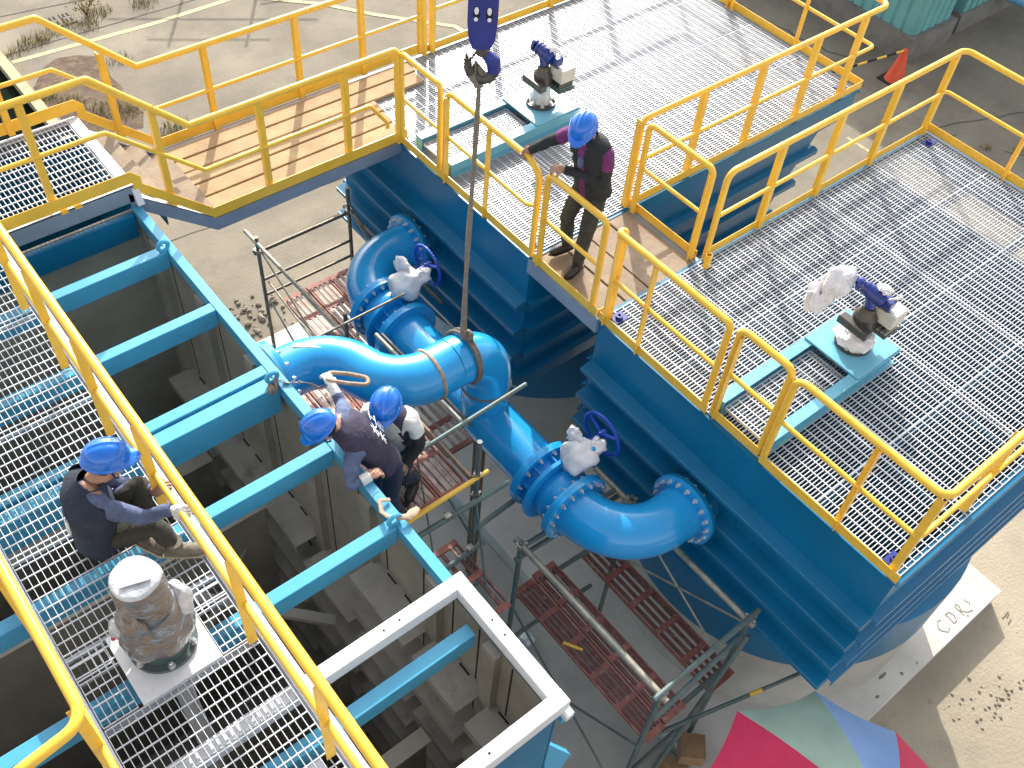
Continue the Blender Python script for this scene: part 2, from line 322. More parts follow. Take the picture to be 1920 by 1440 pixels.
# scrawled letters on the pad
def stroke(pts, wd=.02, z=PADZ+.004):
    return strip(pts, wd, z)
def arc(cx, cy, r, a0, a1, n=10, sx=1, sy=1): return [(cx+sx*r*math.cos(R_(a0+(a1-a0)*i/n)), cy+sy*r*math.sin(R_(a0+(a1-a0)*i/n))) for i in range(n+1)]
bw = MB()
for pts in (arc(7.95, .56, .075, 50, 310), [(8.09, .50), (8.09, .63)], arc(8.09, .565, .065, 90, -90, 8, 1.2), [(8.26, .50), (8.27, .63)], arc(8.28, .60, .035, 90, -90, 6), [(8.29, .565), (8.33, .50), (8.42, .47)], [(8.47, .62), (8.43, .60), (8.46, .55), (8.43, .52)]):
    q = strip([(x+.012*random.uniform(-1, 1), y+.012*random.uniform(-1, 1)) for x, y in pts], .012, PADZ+.004); bw.add(q.v, q.f)
setting('pad_lettering', bw, M['darkprint'])
# dark stains on the pad
b = MB()
for x, y, r1, r2 in ((6.85, .62, .07, .02), (7.05, .50, .02, .02), (6.6, .50, .03, .015), (8.3, .46, .012, .012), (7.3, .47, .012, .012)):
    pts = [(x+r1*math.cos(a*.52)*(.8+.4*random.random()), y+r2*math.sin(a*.52)*(.8+.4*random.random()), PADZ+.004) for a in range(12)]; b.add(pts, [tuple(range(12))])
setting('pad_stain', b, M['darkprint'])

# ================================================================== shared pieces
def grating_mesh(name, lx, ly, along='X', pitch=.04, rod=.1, dep=.03, th=.0055):
    b = MB()
    if along == 'X':
        n = max(2, round(ly/pitch))
        for i in range(n+1):
            y = -ly/2+th/2+(ly-th)*i/n; b.box(-lx/2, lx/2, y-th/2, y+th/2, -dep, 0)
        m = round(lx/rod)
        for j in range(m):
            x = -lx/2+lx*(j+.5)/m; b.box(x-.004, x+.004, -ly/2, ly/2, -.009, .001)
        for sx in (-1, 1): b.box(sx*lx/2-.0035, sx*lx/2+.0035, -ly/2, ly/2, -dep-.002, .0015)
        for sy in (-1, 1): b.box(-lx/2+.004, lx/2-.004, sy*ly/2-.003, sy*ly/2+.003, -dep-.001, .0012)
    else:
        n = max(2, round(lx/pitch))
        for i in range(n+1):
            x = -lx/2+th/2+(lx-th)*i/n; b.box(x-th/2, x+th/2, -ly/2, ly/2, -dep, 0)
        m = round(ly/rod)
        for j in range(m):
            y = -ly/2+ly*(j+.5)/m; b.box(-lx/2, lx/2, y-.004, y+.004, -.009, .001)
        for sy in (-1, 1): b.box(-lx/2, lx/2, sy*ly/2-.003, sy*ly/2+.003, -dep-.002, .0015)
    return b.mesh(name, M['galv'], (0, 0, 0), False)

def hexbolt(axis):
    b = MB(); a = Vector(axis); b.lathe([(.024, -.001), (.024, .007)], (0, 0, 0), a, 10); b.lathe([(.0195, .007), (.0195, .028)], (0, 0, 0), a, 6); b.lathe([(.011, .028), (.011, .038), (.008, .041)], (0, 0, 0), a, 8)
    return b.mesh('bolt', M['bolt'], (0, 0, 0), True, 30)
BOLT = {'x+': hexbolt((1, 0, 0)), 'x-': hexbolt((-1, 0, 0)), 'y+': hexbolt((0, 1, 0)), 'y-': hexbolt((0, -1, 0)), 'z+': hexbolt((0, 0, 1))}

POSTS = {}
def post_mesh(h, ang):
    k = (round(h, 2), ang)
    if k not in POSTS:
        b = MB(); c, s_ = math.cos(ang), math.sin(ang)
        w_, t = .058, .007       # an angle section
        def P(x, y, z): return (x*c-y*s_, x*s_+y*c, z)
        for x0, x1, y0, y1 in ((-w_/2, w_/2, -t/2, t/2), (-w_/2, -w_/2+t, t/2, w_)):
            b.hexa([P(x0, y0, 0), P(x1, y0, 0), P(x1, y1, 0), P(x0, y1, 0), P(x0, y0, k[0]), P(x1, y0, k[0]), P(x1, y1, k[0]), P(x0, y1, k[0])])
        POSTS[k] = b.mesh('post', M['yellow'], (0, 0, 0), False)
    return POSTS[k]
def railing(label, loc, tops=(), mids=(), posts=(), toes=(), rt=.031, rm=.021, group='yellow railings'):
    t = thing('railing', label, 'railing', loc, group)
    for p, r in tops: part('top_rail', MB().tube(fillet(p, r), rt, 14), M['yellow'], t)
    for p, r in mids: part('mid_rail', MB().tube(fillet(p, r), rm, 12), M['yellow'], t)
    for x, y, z0, z1, ang in posts: inst('post', post_mesh(z1-z0, R_(ang)), (x, y, z0), t)
    for a, c, h in toes:
        part('toe_plate', MB().prism([a, c, (c[0], c[1], c[2]+h), (a[0], a[1], a[2]+h)], _toe_n(a, c)), M['yellow'], t, False)
    return t
def _toe_n(a, c):
    d = Vector((c[0]-a[0], c[1]-a[1], 0)).normalized(); return (-d.y*.006, d.x*.006, 0)

# ================================================================== settling tanks
def tank(y0, y1, label):
    x0, x1 = 4.96, 9.97; cy = (y0+y1)/2; T = 'tank'
    t = thing('settling_tank', label, 'tank', (6.8, cy, PADZ), 'blue settling tanks')
    th = .012
    prof = [(x0, 0), (x1, 0), (x1, -.34), (9.42, -.36), (8.40, -2.0), (x0, -2.0)]
    for y, e in ((y0, th), (y1-th, th)): part('side_wall', MB().prism([(x, y, z-.012) for x, z in prof], (0, e, 0)), M['tank'], t, False)
    part('front_wall', MB().box(x0, x0+th, y0+th, y1-th, -2.0, -.012), M['tank'], t, False)
    part('hopper_wall', MB().prism([(9.42, y0+th, -.36), (8.40, y0+th, -2.0), (8.40-th, y0+th, -2.0), (9.42-th, y0+th, -.36)], (0, y1-y0-2*th, 0)), M['tank'], t, False)
    part('end_wall', MB().box(x1-th, x1, y0+th, y1-th, -.34, -.012), M['tank'], t, False)
    part('inner_floor', MB().box(x0+th, 8.7, y0+th, y1-th, -1.62, -1.6), M['tank_in'], t, False)
    # rim angle proud of the walls
    for nm, q in (('rim', (x0-.03, x1+.03, y0-.03, y0+.05)), ('rim', (x0-.03, x1+.03, y1-.05, y1+.03)), ('rim', (x0-.03, x0+.06, y0+.05, y1-.05)), ('rim', (x1-.06, x1+.03, y0+.05, y1-.05))):
        part(nm, MB().box(q[0], q[1], q[2], q[3], -.011, -.001), M['tank'], t, False)
    # horizontal stiffener ribs: a ledge with a down-turned lip
    for i, z in enumerate((-.57, -.95, -1.33, -1.71)):
        ov = .135; sv_ = .07; xe = 9.42-(-.36-z)*1.02/1.64
        part('rib', MB().prism([(x0, y0-.01, z), (x0-ov, y0-.01, z-.03), (x0-ov, y0-.01, z-.075), (x0, y0-.01, z-.21)], (0, y1-y0+.02, 0)), M['tank'], t, False)
        part('rib_edge_highlight', MB().box(x0-ov-.0025, x0-ov+.011, y0-.008, y1+.008, z-.033, z-.0265), M['edge'], t, False)
        for ys, sg in ((y0, -1), (y1, 1)):
            part('rib', MB().prism([(x0+.003, ys, z-.001), (x0+.003, ys+sg*sv_, z-.016), (x0+.003, ys+sg*sv_, z-.081), (x0+.003, ys+sg*(sv_-.01), z-.081), (x0+.003, ys+sg*(sv_-.01), z-.028), (x0+.003, ys, z-.013)], (xe-x0+.14, 0, 0)), M['tank'], t, False)
        part('rib', MB().prism([(xe, y0+.004, z-.001), (xe+.15, y0+.004, z-.02), (xe+.15, y0+.004, z-.09), (xe+.14, y0+.004, z-.09), (xe+.14, y0+.004, z-.032), (xe, y0+.004, z-.013)], (0, y1-y0-.008, 0)), M['tank'], t, False)
    part('lower_drum', MB().lathe([(1.66, -2.01), (1.83, -2.12), (1.83, -2.9)], (6.8, cy, 0), (0, 0, 1), 72), M['tank'], t)
    part('pedestal', MB().lathe([(1.80, PADZ-.25), (1.80, -2.9)], (6.8, cy, 0), (0, 0, 1), 72), M['floor'], t)
    # beams carrying the grating
    for k in range(1, 4):
        y = y0+(y1-y0)*k/4; part('deck_beam', MB().box(x0+.02, x1-.02, y-.035, y+.035, -.16, -.045), M['tank_in'], t, False)
    for k in range(1, 5):
        x = x0+(x1-x0)*k/5; part('deck_beam', MB().box(x-.03, x+.03, y0+.02, y1-.02, -.20, -.161), M['tank_in'], t, False)
    # inclined settling plates seen through the grating
    for k in range(26):
        x = 5.25+k*.15; part('settling_plate', MB().hexa([(x, y0+.06, -1.25), (x+.01, y0+.06, -1.25), (x+.01, y1-.06, -1.25), (x, y1-.06, -1.25), (x+.34, y0+.06, -.62), (x+.35, y0+.06, -.62), (x+.35, y1-.06, -.62), (x+.34, y1-.06, -.62)]), M['tank_in'], t, False)
    # deck gratings
    nx, ny = 5, 4; lx = (x1-x0-.02)/nx; ly = (y1-y0-.02)/ny
    for i in range(nx):
        for j in range(ny): inst('grating_panel', GR_DECK, (x0+.01+lx*(i+.5), y0+.01+ly*(j+.5), .012+.0016*((i*3+j*5) % 3)), t)
    for (x, y) in ((x0+.14, y1-.10), (x0+.13, y0+.13), (x1-.16, y1-.14), (x1-.16, y0+.14)):  # dark lug blocks, also added in place of the dark corner holes
        b = MB(); b.box(x-.07, x+.07, y-.055, y+.055, .0165, .022); b.lathe([(.035, .022), (.035, .05), (.016, .05), (.016, .03)], (x, y, 0), (0, 0, 1), 14); part('lifting_lug', b, M['hook'], t)
    # drain cock stubs on the north side
    for i, z in enumerate((-.80, -1.18, -1.56)):
        part('stub', MB().cyl((5.12, y1+.02, z), (5.12, y1+.13, z), .016, 8), M['actdark'], t)
    return t
GR_DECK = grating_mesh('grating_panel', 1.0-.008, .835-.008, 'X', .032, .1, .026, .0060)
YA0, YA1, YB0, YB1 = 5.13, 8.48, .79, 4.14
tA = tank(YA0, YA1, 'blue ribbed steel tank under the grating deck behind the standing worker')
tB = tank(YB0, YB1, 'blue ribbed tank whose deck carries the actuator with a white plastic sheet')

M['framep'] = mat('pale_frame_paint', (.17, .46, .60), .26, 0, .08, 3, .04, 40)
# raised frames for the actuators
def act_frame(cx, cy, label):
    x0 = 5.04; t = thing('actuator_frame', label, 'support frame', (cx, cy, 0), 'actuator frames on the tank decks')
    for y in (cy-.26, cy+.26):
        part('frame_beam', MB().box(x0, cx+.30, y-.05, y+.05, .165, .18), M['framep'], t, False)
        part('beam_web', MB().box(x0, cx+.30, y-.006, y+.006, .018, .165), M['framep'], t, False)
        part('beam_flange', MB().box(x0, cx+.30, y-.05, y+.05, .0165, .026), M['framep'], t, False)
        part('beam_end', MB().box(x0-.008, x0, y-.05, y+.05, .018, .18), M['framep'], t, False)
    part('base_plate', MB().box(cx-.30, cx+.31, cy-.30, cy+.30, .182, .20), M['framep'], t, False, bevel=.003)
    inst('grating_panel', GR_FR, ((x0+cx-.30)/2, cy, .12), t)
    return t
GR_FR = grating_mesh('grating_panel', 1.10, .40, 'X', .032, .1, .026, .0060)
act_frame(6.46, 2.49, 'pale blue raised beam frame and base plate under the actuator with the white sheet')
act_frame(6.46, 6.80, 'raised beam frame and base plate on the deck behind the standing worker')

def crumple(c, rx_, ry_, rz_, seed, jit=.55, jf=3.2, nu=22, nv=14):
    return MB().ell(c, rx_, ry_, rz_, None, nu, nv, jit*.62, jf*.62, seed)
def actuator(cx, cy, label, wrapped):
    z = .20; t = thing('valve_actuator', label, 'actuator', (cx, cy, z), 'valve actuators on the tank decks')
    part('flange', MB().lathe([(.165, 0), (.165, .03), (.10, .032)], (cx, cy, z+.001), (0, 0, 1), 28), M['actdark'], t)
    for k in range(8):
        a = k*PI/4+.2; inst('bolt', BOLT['z+'], (cx+.138*math.cos(a), cy+.138*math.sin(a), z+.03), t)
    part('pedestal', MB().lathe([(.12, .03), (.10, .10), (.092, .22), (.10, .25)], (cx, cy, z), (0, 0, 1), 24, .02), M['wraptop'] if wrapped == 0 else M['bag'], t, True, 80)
    if wrapped: part('plastic_skirt', crumple((cx, cy, z+.09), .17, .17, .09, 5, .5, 4), M['bag'], t, False)
    part('gear_case', MB().lathe([(.06, .25), (.105, .27), (.105, .36), (.07, .40), (.06, .46)], (cx, cy, z), (0, 0, 1), 20), M['actdark'], t)
    # side arm towards -X, boxes towards the camera's right
    part('side_arm', MB().box(cx-.16, cx-.07, cy-.15, cy+.16, z+.24, z+.32), M['actdark'], t, False, bevel=.01)
    part('terminal_box', MB().box(cx+.05, cx+.25, cy-.23, cy+.03, z+.32, z+.47), M['actbox'], t, False, bevel=.012)
    part('terminal_tray', MB().box(cx+.05, cx+.27, cy-.22, cy+.03, z+.20, z+.235), M['actdark'], t, False)
    for k in range(5): part('cooling_fin', MB().box(cx+.06, cx+.25, cy-.20+k*.045, cy-.19+k*.045, z+.236, z+.34), M['actdark'], t, False)
    part('motor', MB().tube([(cx-.01, cy+.12, z+.61), (cx, cy+.06, z+.60), (cx+.03, cy-.08, z+.56)], [.058, .066, .058], 16), M['actblue'], t)
    part('motor_cap', MB().tube([(cx-.04, cy+.185, z+.625), (cx-.03, cy+.17, z+.622), (cx-.02, cy+.14, z+.615), (cx-.02, cy+.135, z+.615)], [.040, .062, .066, .05], 16), M['actblue'], t)
    for q in range(4): part('motor_fin', MB().tube([(cx-.005+.01*q, cy+.10-.04*q, z+.605-.01*q), (cx-.003+.01*q, cy+.092-.04*q, z+.603-.01*q)], .074, 16), M['actblue'], t)
    part('film_tatter', crumple((cx+.06, cy-.03, z+.655), .05, .07, .03, 7, .8), M['bag'], t)
    part('gear_neck', MB().tube([(cx, cy, z+.46), (cx+.0, cy+.02, z+.56)], [.05, .055], 14), M['actblue'], t)
    part('junction_box', MB().box(cx+.03, cx+.13, cy-.15, cy-.04, z+.49, z+.58), M['actblue'], t, False, bevel=.012)
    part('tray_pad', MB().box(cx+.06, cx+.26, cy-.21, cy+.02, z+.236, z+.242), M['teal'] if wrapped == 0 else M['actbox'], t, False)
    part('hand_lever', MB().tube([(cx+.07, cy-.09, z+.57), (cx+.16, cy-.16, z+.60), (cx+.20, cy-.12, z+.58)], .010, 8), M['bolt'], t)
    part('conduit', MB().tube(fillet([(cx+.02, cy-.05, z+.5), (cx+.10, cy-.20, z+.44), (cx+.2, cy-.22, z+.40)], .05), .012, 8), M['actdark'], t)
    return t
actuator(6.46, 2.49, 'blue actuator with grey boxes half wrapped in white plastic on the right tank deck', 1)
actuator(6.46, 6.80, 'white wrapped actuator with blue motor on the deck behind the standing worker', 0)
single('plastic_sheet', crumple((6.32, 2.78, .80), .15, .13, .14, 3, .7, 2.4).ell((6.25, 2.84, .62), .15, .11, .16, None, 18, 10, .6, 2.6, 9), M['bag'], 'white plastic sheet pulled off the blue actuator motor', 'plastic sheet', (6.3, 2.8, .5), smooth=False)

# ================================================================== railings on the decks
YL = 'yellow railing '
def posts(lst, z0, z1, ang): return [(x, y, z0, z1, ang) for x, y in lst]
H = 1.06
# deck A, front edge left piece / right piece
railing(YL+'piece at the tank front between the plank walkway and the sling', (4.97, 7.0, 0), [([(4.97, 7.27, .02), (4.97, 7.27, H), (4.97, 6.62, H), (4.97, 6.62, .02)], .06)], [([(4.97, 7.27, .55), (4.97, 6.62, .55)], .05)], [], [((4.945, 7.27, .012), (4.945, 6.52, .012), .1)])
railing(YL+'piece held by the standing worker with both hands', (4.97, 5.8, 0), [([(4.97, 6.52, .02), (4.97, 6.52, H), (4.97, 5.28, H), (4.97, 5.14, H-.10), (4.97, 5.14, .02)], .12)], [([(4.97, 6.52, .55), (4.97, 5.28, .55), (4.97, 5.14, .62)], .06)],
        posts([(4.97, 5.86)], .012, H-.02, 90)+posts([(4.97, 6.50)], .012, H-.04, 90), [((4.945, 6.50, .012), (4.945, 5.13, .012), .1)])
# deck A: south edge and end
railing(YL+'along the far tank deck from the bridge to the teal building end', (7.5, 5.13, 0), [([(6.22, 5.15, .02), (6.22, 5.15, H), (10.0, 5.15, H), (10.0, 8.45, H)], .10)], [([(6.22, 5.15, .55), (10.0, 5.15, .55), (10.0, 8.45, .55)], .05)],
        posts([(6.24, 5.15), (7.12, 5.15), (8.0, 5.15), (8.86, 5.15), (9.66, 5.15)], .012, H-.02, 0)+posts([(10.0, 6.15), (10.0, 7.2), (10.0, 7.28), (10.0, 8.3)], .012, H-.02, 90), [((6.22, 5.125, .012), (10.02, 5.125, .012), .1), ((10.02, 5.125, .012), (10.02, 8.5, .012), .1)])
# deck A north edge
railing(YL+'along the back edge of the far tank deck behind the hook block', (8, 8.47, 0), [([(6.22, 8.46, .02), (6.22, 8.46, H), (10.0, 8.46, H)], .06)], [([(6.22, 8.46, .55), (10.0, 8.46, .55)], .05)],
        posts([(6.24, 8.46), (7.17, 8.46), (8.06, 8.46), (8.95, 8.46)], .012, H-.02, 0), [((6.1, 8.49, .012), (10.0, 8.49, .012), .1)])
# bridge rails
railing(YL+'on the near side of the plank bridge in front of the worker', (4.97, 4.65, 0), [([(4.97, 5.03, .0), (4.97, 5.03, H), (4.97, 4.27, H), (4.97, 4.27, .0)], .07)], [([(4.97, 5.03, .55), (4.97, 4.27, .55)], .03)],
        posts([(4.97, 5.03)], 0, H-.03, 90), [((4.945, 5.09, .0), (4.945, 4.18, .0), .1)])
railing(YL+'on the far side of the plank bridge between the two tanks', (6.24, 4.65, 0), [([(6.24, 5.06, .0), (6.24, 5.06, H), (6.24, 4.24, H), (6.24, 4.24, .0)], .07)], [([(6.24, 5.06, .55), (6.24, 4.24, .55)], .03)],
        posts([(6.24, 4.26)], -.02, H-.05, 90), [((6.265, 5.09, .0), (6.265, 4.20, .0), .1)])
# deck B
railing(YL+'with a curled end at the left corner of the right tank', (4.95, 3.5, 0), [([(5.03, 4.10, .02), (5.03, 4.10, H), (4.96, 4.12, H), (4.96, 2.84, H), (4.96, 2.84, .02)], .05)], [([(5.03, 4.10, .55), (4.96, 4.12, .55), (4.96, 2.84, .55)], .03)],
        posts([(4.96, 4.09), (4.96, 3.66)], .012, H-.02, 90), [((4.935, 4.14, .012), (4.935, 2.79, .012), .1), ((5.06, 4.165, .012), (4.935, 4.165, .012), .1)])
railing(YL+'short removable piece across the end of the pale blue frame', (4.96, 2.5, 0), [([(5.0, 2.76, .02), (5.0, 2.76, H), (5.0, 2.24, H), (5.0, 2.24, .02)], .07)], [([(5.0, 2.76, .55), (5.0, 2.24, .55)], .03)],
        posts([(5.0, 2.74)], .012, H-.06, 90), [((4.965, 2.77, .012), (4.965, 2.22, .012), .1)])
railing(YL+'round the near corner of the right tank deck', (4.96, 1.5, 0), [([(4.97, 2.17, .02), (4.97, 2.17, H), (4.97, .84, H), (10.0, .84, H)], .10)], [([(4.97, 2.17, .55), (4.97, .84, .55), (10.0, .84, .55)], .07)],
        posts([(4.97, 1.40)], .012, H-.02, 90)+posts([(4.99, .84), (5.95, .84), (6.9, .84), (7.85, .84)], .012, H-.03, 0), [((4.935, 2.18, .012), (4.935, .78, .012), .1)])
railing(YL+'along the back of the right tank deck and round its far corner', (8, 4.13, 0), [([(6.32, 4.13, .02), (6.32, 4.13, H), (9.97, 4.13, H), (9.97, .84, H)], .10)], [([(6.32, 4.13, .55), (9.97, 4.13, .55), (9.97, .84, .55)], .05)],
        posts([(7.12, 4.13), (8.0, 4.13), (8.92, 4.13), (9.90, 4.13)], .012, H-.02, 0)+posts([(9.97, 3.14), (9.97, 2.2)], .012, H-.02, 90), [((6.32, 4.155, .012), (9.99, 4.155, .012), .1), ((9.99, 4.155, .012), (9.99, .8, .012), .1)])
single('railing_socket', MB().lathe([(.034, .014), (.034, .17), (.024, .17), (.024, .05)], (6.26, 4.05, 0), (0, 0, 1), 16), M['yellow'], 'short open yellow pipe stub standing beside the railing at the bridge end', 'pipe stub', (6.26, 4.05, .014))
part('bracket', MB().box(7.82, 7.9, .74, .79, -.08, .05), M['yellow'], thing('rail_bracket', 'small yellow clip on the near edge of the right tank deck', 'bracket', (6.4, .77, 0)), False)

# ================================================================== plank bridge between the tanks
t = thing('plank_bridge', 'short bridge of four old wooden planks between the two tank decks', 'bridge', (5.6, 4.64, 0))
for k in range(4):
    x0 = 5.02+k*.305; part('plank', MB().box(x0, x0+.285, 4.15, 5.12, -.05+.004*(k % 2), -.012+.004*(k % 2)), M['wood2'], t, False, bevel=.006)
for x in (4.97, 6.25): part('channel', MB().box(x-.045, x+.045, 4.14, 5.13, -.17, -.002), M['shade_ch'], t, False)

# ================================================================== plank walkway and steps to the left tank
t = thing('plank_walkway', 'wooden plank walkway on steel channels leading from the left tank to the far tank', 'walkway', (4, 7.87, -.1))
for k in range(5):
    y0 = 7.36+k*.214; part('plank', MB().box(2.82+.03*(k % 2), 5.03+(.75 if k in (3, 4) else .0)+.03*(k % 3), y0, y0+.190, .018+.003*(k % 3), .055+.003*(k % 3)), M['wood'], t, False, bevel=.005)
def channel(pts, y, yo, depth):   # bent channel: web plus top flange
    web = MB(); n = len(pts); P = [(x, y, z) for x, z in pts]+[(x, y, z-depth) for x, z in reversed(pts)]; web.prism(P, (0, .008*(1 if yo > 0 else -1), 0))
    fl = MB()
    for i in range(n-1):
        (xa, za), (xb, zb) = pts[i], pts[i+1]; fl.hexa([(xa, y, za-.008), (xb, y, zb-.008), (xb, y+yo, zb-.008), (xa, y+yo, za-.008), (xa, y, za), (xb, y, zb), (xb, y+yo, zb), (xa, y+yo, za)])
    return web, fl
CH = [(2.06, .66), (2.80, .03), (5.04, .03)]
for y, yo in ((7.27, .075), (8.49, -.075)):
    wb, fl = channel(CH, y, yo, .16); part('channel_web', wb, M['shade_ch'], t, False); part('channel_flange', fl, M['galv_ch'], t, False)
for k, (x, z) in enumerate(((2.22, .52), (2.46, .29), (2.70, .08))): part('step', MB().box(x-.10, x+.14, 7.36, 8.40, z-.03, z), M['wood2'], t, False, bevel=.004)
for x, z in ((2.12, .52), (2.36, .29)): part('riser', MB().box(x+.0, x+.012, 7.36, 8.40, z-.2, z-.032), M['actdark'], t, False)
for x in (3.3, 4.3): part('cross_member', MB().box(x-.03, x+.03, 7.28, 8.48, -.09, .017), M['shade_ch'], t, False)

ZL = .75
def kink(y, dz, xl=-2.5, x1=1.99, x2=2.73, xr=5.0): return [(xl, y, ZL+dz), (x1, y, ZL+dz), (x2, y, .02+dz), (xr, y, .02+dz)]
railing(YL+'with a kink on the near side of the plank walkway', (4, 7.28, 0), [(kink(7.29, 1.08, xr=4.93)+[(4.93, 7.29, .0)], .05)], [(kink(7.29, .56, x1=2.02, x2=2.80, xr=4.6)+[(4.80, 7.29, .30), (4.80, 7.29, .24)], .05)],
        posts([(1.45, 7.29), (.45, 7.29)], ZL, ZL+1.06, 0)+[(2.44, 7.29, .30, 1.42, 0)]+posts([(3.42, 7.29), (4.34, 7.29)], .03, 1.08, 0), [((-2.5, 7.262, ZL+.01), (2.12, 7.262, ZL+.01), .12), ((2.12, 7.262, .68), (2.20, 7.262, .60), .20), ((2.20, 7.262, .60), (2.78, 7.262, .05), .12), ((2.78, 7.262, .035), (5.03, 7.262, .035), .12)])
railing(YL+'with a kink on the far side of the plank walkway', (4, 8.48, 0), [(kink(8.47, 1.0, x1=2.05, x2=2.80, xr=6.1)+[(6.12, 8.47, .0)], .05)], [(kink(8.47, .50, x1=2.05, x2=2.85, xr=6.1), .03)],
        posts([(1.55, 8.47), (.55, 8.47)], ZL, ZL+.98, 0)+[(2.50, 8.47, .26, 1.26, 0)]+posts([(3.48, 8.47), (4.50, 8.47), (5.3, 8.47)], .03, 1.0, 0)+posts([(6.08, 8.47)], .03, 1.04, 0), [((-2.5, 8.50, ZL+.01), (2.16, 8.50, ZL+.01), .12), ((2.16, 8.50, .68), (2.24, 8.50, .60), .20), ((2.24, 8.50, .60), (2.84, 8.50, .05), .12), ((2.84, 8.50, .035), (6.1, 8.50, .035), .12)])
# platform at the head of the steps
t = thing('access_platform', 'grating platform at the top of the steps on the left tank', 'platform', (0, 7.9, ZL))
GRP = grating_mesh('grating_panel', 1.0, 1.08, 'Y', .042, .1)
for k in range(5): inst('grating_panel', GRP, (1.52-k*1.004, 7.88, ZL), t)
part('edge_plate', MB().box(2.03, 2.13, 7.33, 8.43, ZL-.10, ZL+.004), M['galv_ch'], t, False)
for y, yo in ((7.27, .075), (8.49, -.075)):
    wb, fl = channel([(-2.6, ZL-.02), (2.12, ZL-.02)], y, yo, .17); part('channel_web', wb, M['shade_ch'], t, False); part('channel_flange', fl, M['galv_ch'], t, False)
part('chamber_wall', MB().box(2.075, 2.09, 7.285, 8.48, G, ZL-.12), M['tank'], t, False)
part('chamber_wall', MB().box(-2.6, 2.074, 8.465, 8.48, G, ZL-.21), M['tank'], t, False)
part('chamber_floor', MB().box(-2.6, 2.074, 7.285, 8.464, -2.0, -1.98), M['inner'], t, False)
part('gusset', MB().prism([(2.10, 7.20, .55), (2.10, 7.28, .72), (2.10, 7.28, .55)], (.06, 0, 0)), M['primer'], t, False)
for x, y in ((1.5, 7.255), (1.62, 7.255), (1.2, 8.51)): part('clip', MB().box(x-.03, x+.03, y-.02, y+.02, ZL-.019, ZL+.006), M['yellow'], t, False)

# ================================================================== left rectangular tank
RZ = .52
t = thing('rectangular_tank', 'open grey lined tank with blue cross beams at left under the grating walkway', 'tank', (0, 4.4, G))
XE, XW, YS, YN = 2.11, -2.2, 1.48, 7.26
part('east_wall', MB().box(XE-.014, XE, YS, YN, G, RZ-.012), [M['tank']], t, False)
part('east_lining', MB().box(XE-.022, XE-.0145, YS+.02, YN-.02, G+.1, RZ-.14), M['inner'], t, False)
part('west_wall', MB().box(XW, XW+.02, YS, YN, G, RZ-.012), M['inner'], t, False)
part('north_wall', MB().box(XW+.02, XE-.0225, YN-.02, YN, G, RZ-.012), M['inner'], t, False)
part('south_wall', MB().box(XW+.02, XE-.0225, YS, YS+.02, G, RZ-.012), M['tank'], t, False)
part('south_lining', MB().box(XW+.02, XE-.023, YS+.0205, YS+.027, G, RZ-.1), M['inner'], t, False)
part('floor_plate', MB().box(XW+.02, XE-.0225, YS+.02, YN-.02, G+.05, G+.08), M['inner'], t, False)
for q in ((XE-.060, XE+.018, 2.56, YN, RZ-.012, RZ), ): part('rim', MB().box(*q), M['beam'], t, False)
part('rim_lip', MB().box(XE-.062, XE-.056, 2.56, YN, RZ-.12, RZ-.013), M['beam'], t, False)
part('rim', MB().box(XW, XW+.09, YS, YN, RZ-.012, RZ), M['beam'], t, False)
part('head_beam', MB().box(XW+.1, XE-.08, YN-.09, YN-.03, RZ-.26, RZ-.02), M['tank'], t, False)
for y in (6.62, 5.78, 4.95, 4.03, 3.20):      # square beams across the tank, butted against the rim
    part('cross_beam', MB().box(XW+.091, XE-.063, y-.055, y+.045, RZ-.19, RZ-.004), M['beam'], t, False, bevel=.006)
part('cross_beam', MB().box(XW+.091, XE-.063, 4.74, 4.868, RZ-.32, RZ-.012), M['beam'], t, False, bevel=.006)
part('cross_beam', MB().box(XW+.091, XE-.10, 2.20, 2.30, RZ-.22, RZ-.05), M['beam'], t, False, bevel=.006)
# white primed box frame at the near end
ft = part('end_frame', MB().box(-1.9, 2.145, 2.455, 2.555, RZ+.02, RZ+.14), M['primer'], t, False, label='white primed steel frame at the near end', bevel=.006)
part('frame_side', MB().box(2.045, 2.145, 1.54, 2.454, RZ+.02, RZ+.139), M['primer'], t, False, bevel=.006)
part('frame_side', MB().box(-1.9, 2.146, 1.435, 1.539, RZ+.02, RZ+.141), M['primer'], t, False, bevel=.006)
part('frame_skirt', MB().box(2.09, 2.12, 1.50, 2.50, RZ-.1, RZ+.019), M['primer'], t, False)
part('frame_skirt', MB().box(-1.9, 2.13, 1.455, 1.50, RZ-.07, RZ+.018), M['primer'], t, False)
part('corner_foot', MB().box(2.10, 2.165, 1.40, 1.47, RZ-.06, RZ+.0), M['primer'], t, False)
part('outer_lug', MB().box(2.115, 2.20, 1.44, 1.50, RZ-.20, RZ-.10), M['beam'], t, False)
for x, y in ((1.62, 2.505), (1.50, 2.505), (1.0, 2.505), (2.095, 2.15), (2.095, 2.02), (1.55, 1.487), (1.2, 1.487)):
    part('bolt_hole', MB().lathe([(.008, RZ+.1415), (.008, RZ+.1425)], (x, y, 0), (0, 0, 1), 8), M['dark'], t)
part('outer_bracket', MB().prism([(2.11, 1.56, -.16), (2.32, 1.48, -.55), (2.11, 1.48, -.95)], (0, -.05, 0)), M['beam'], t, False)
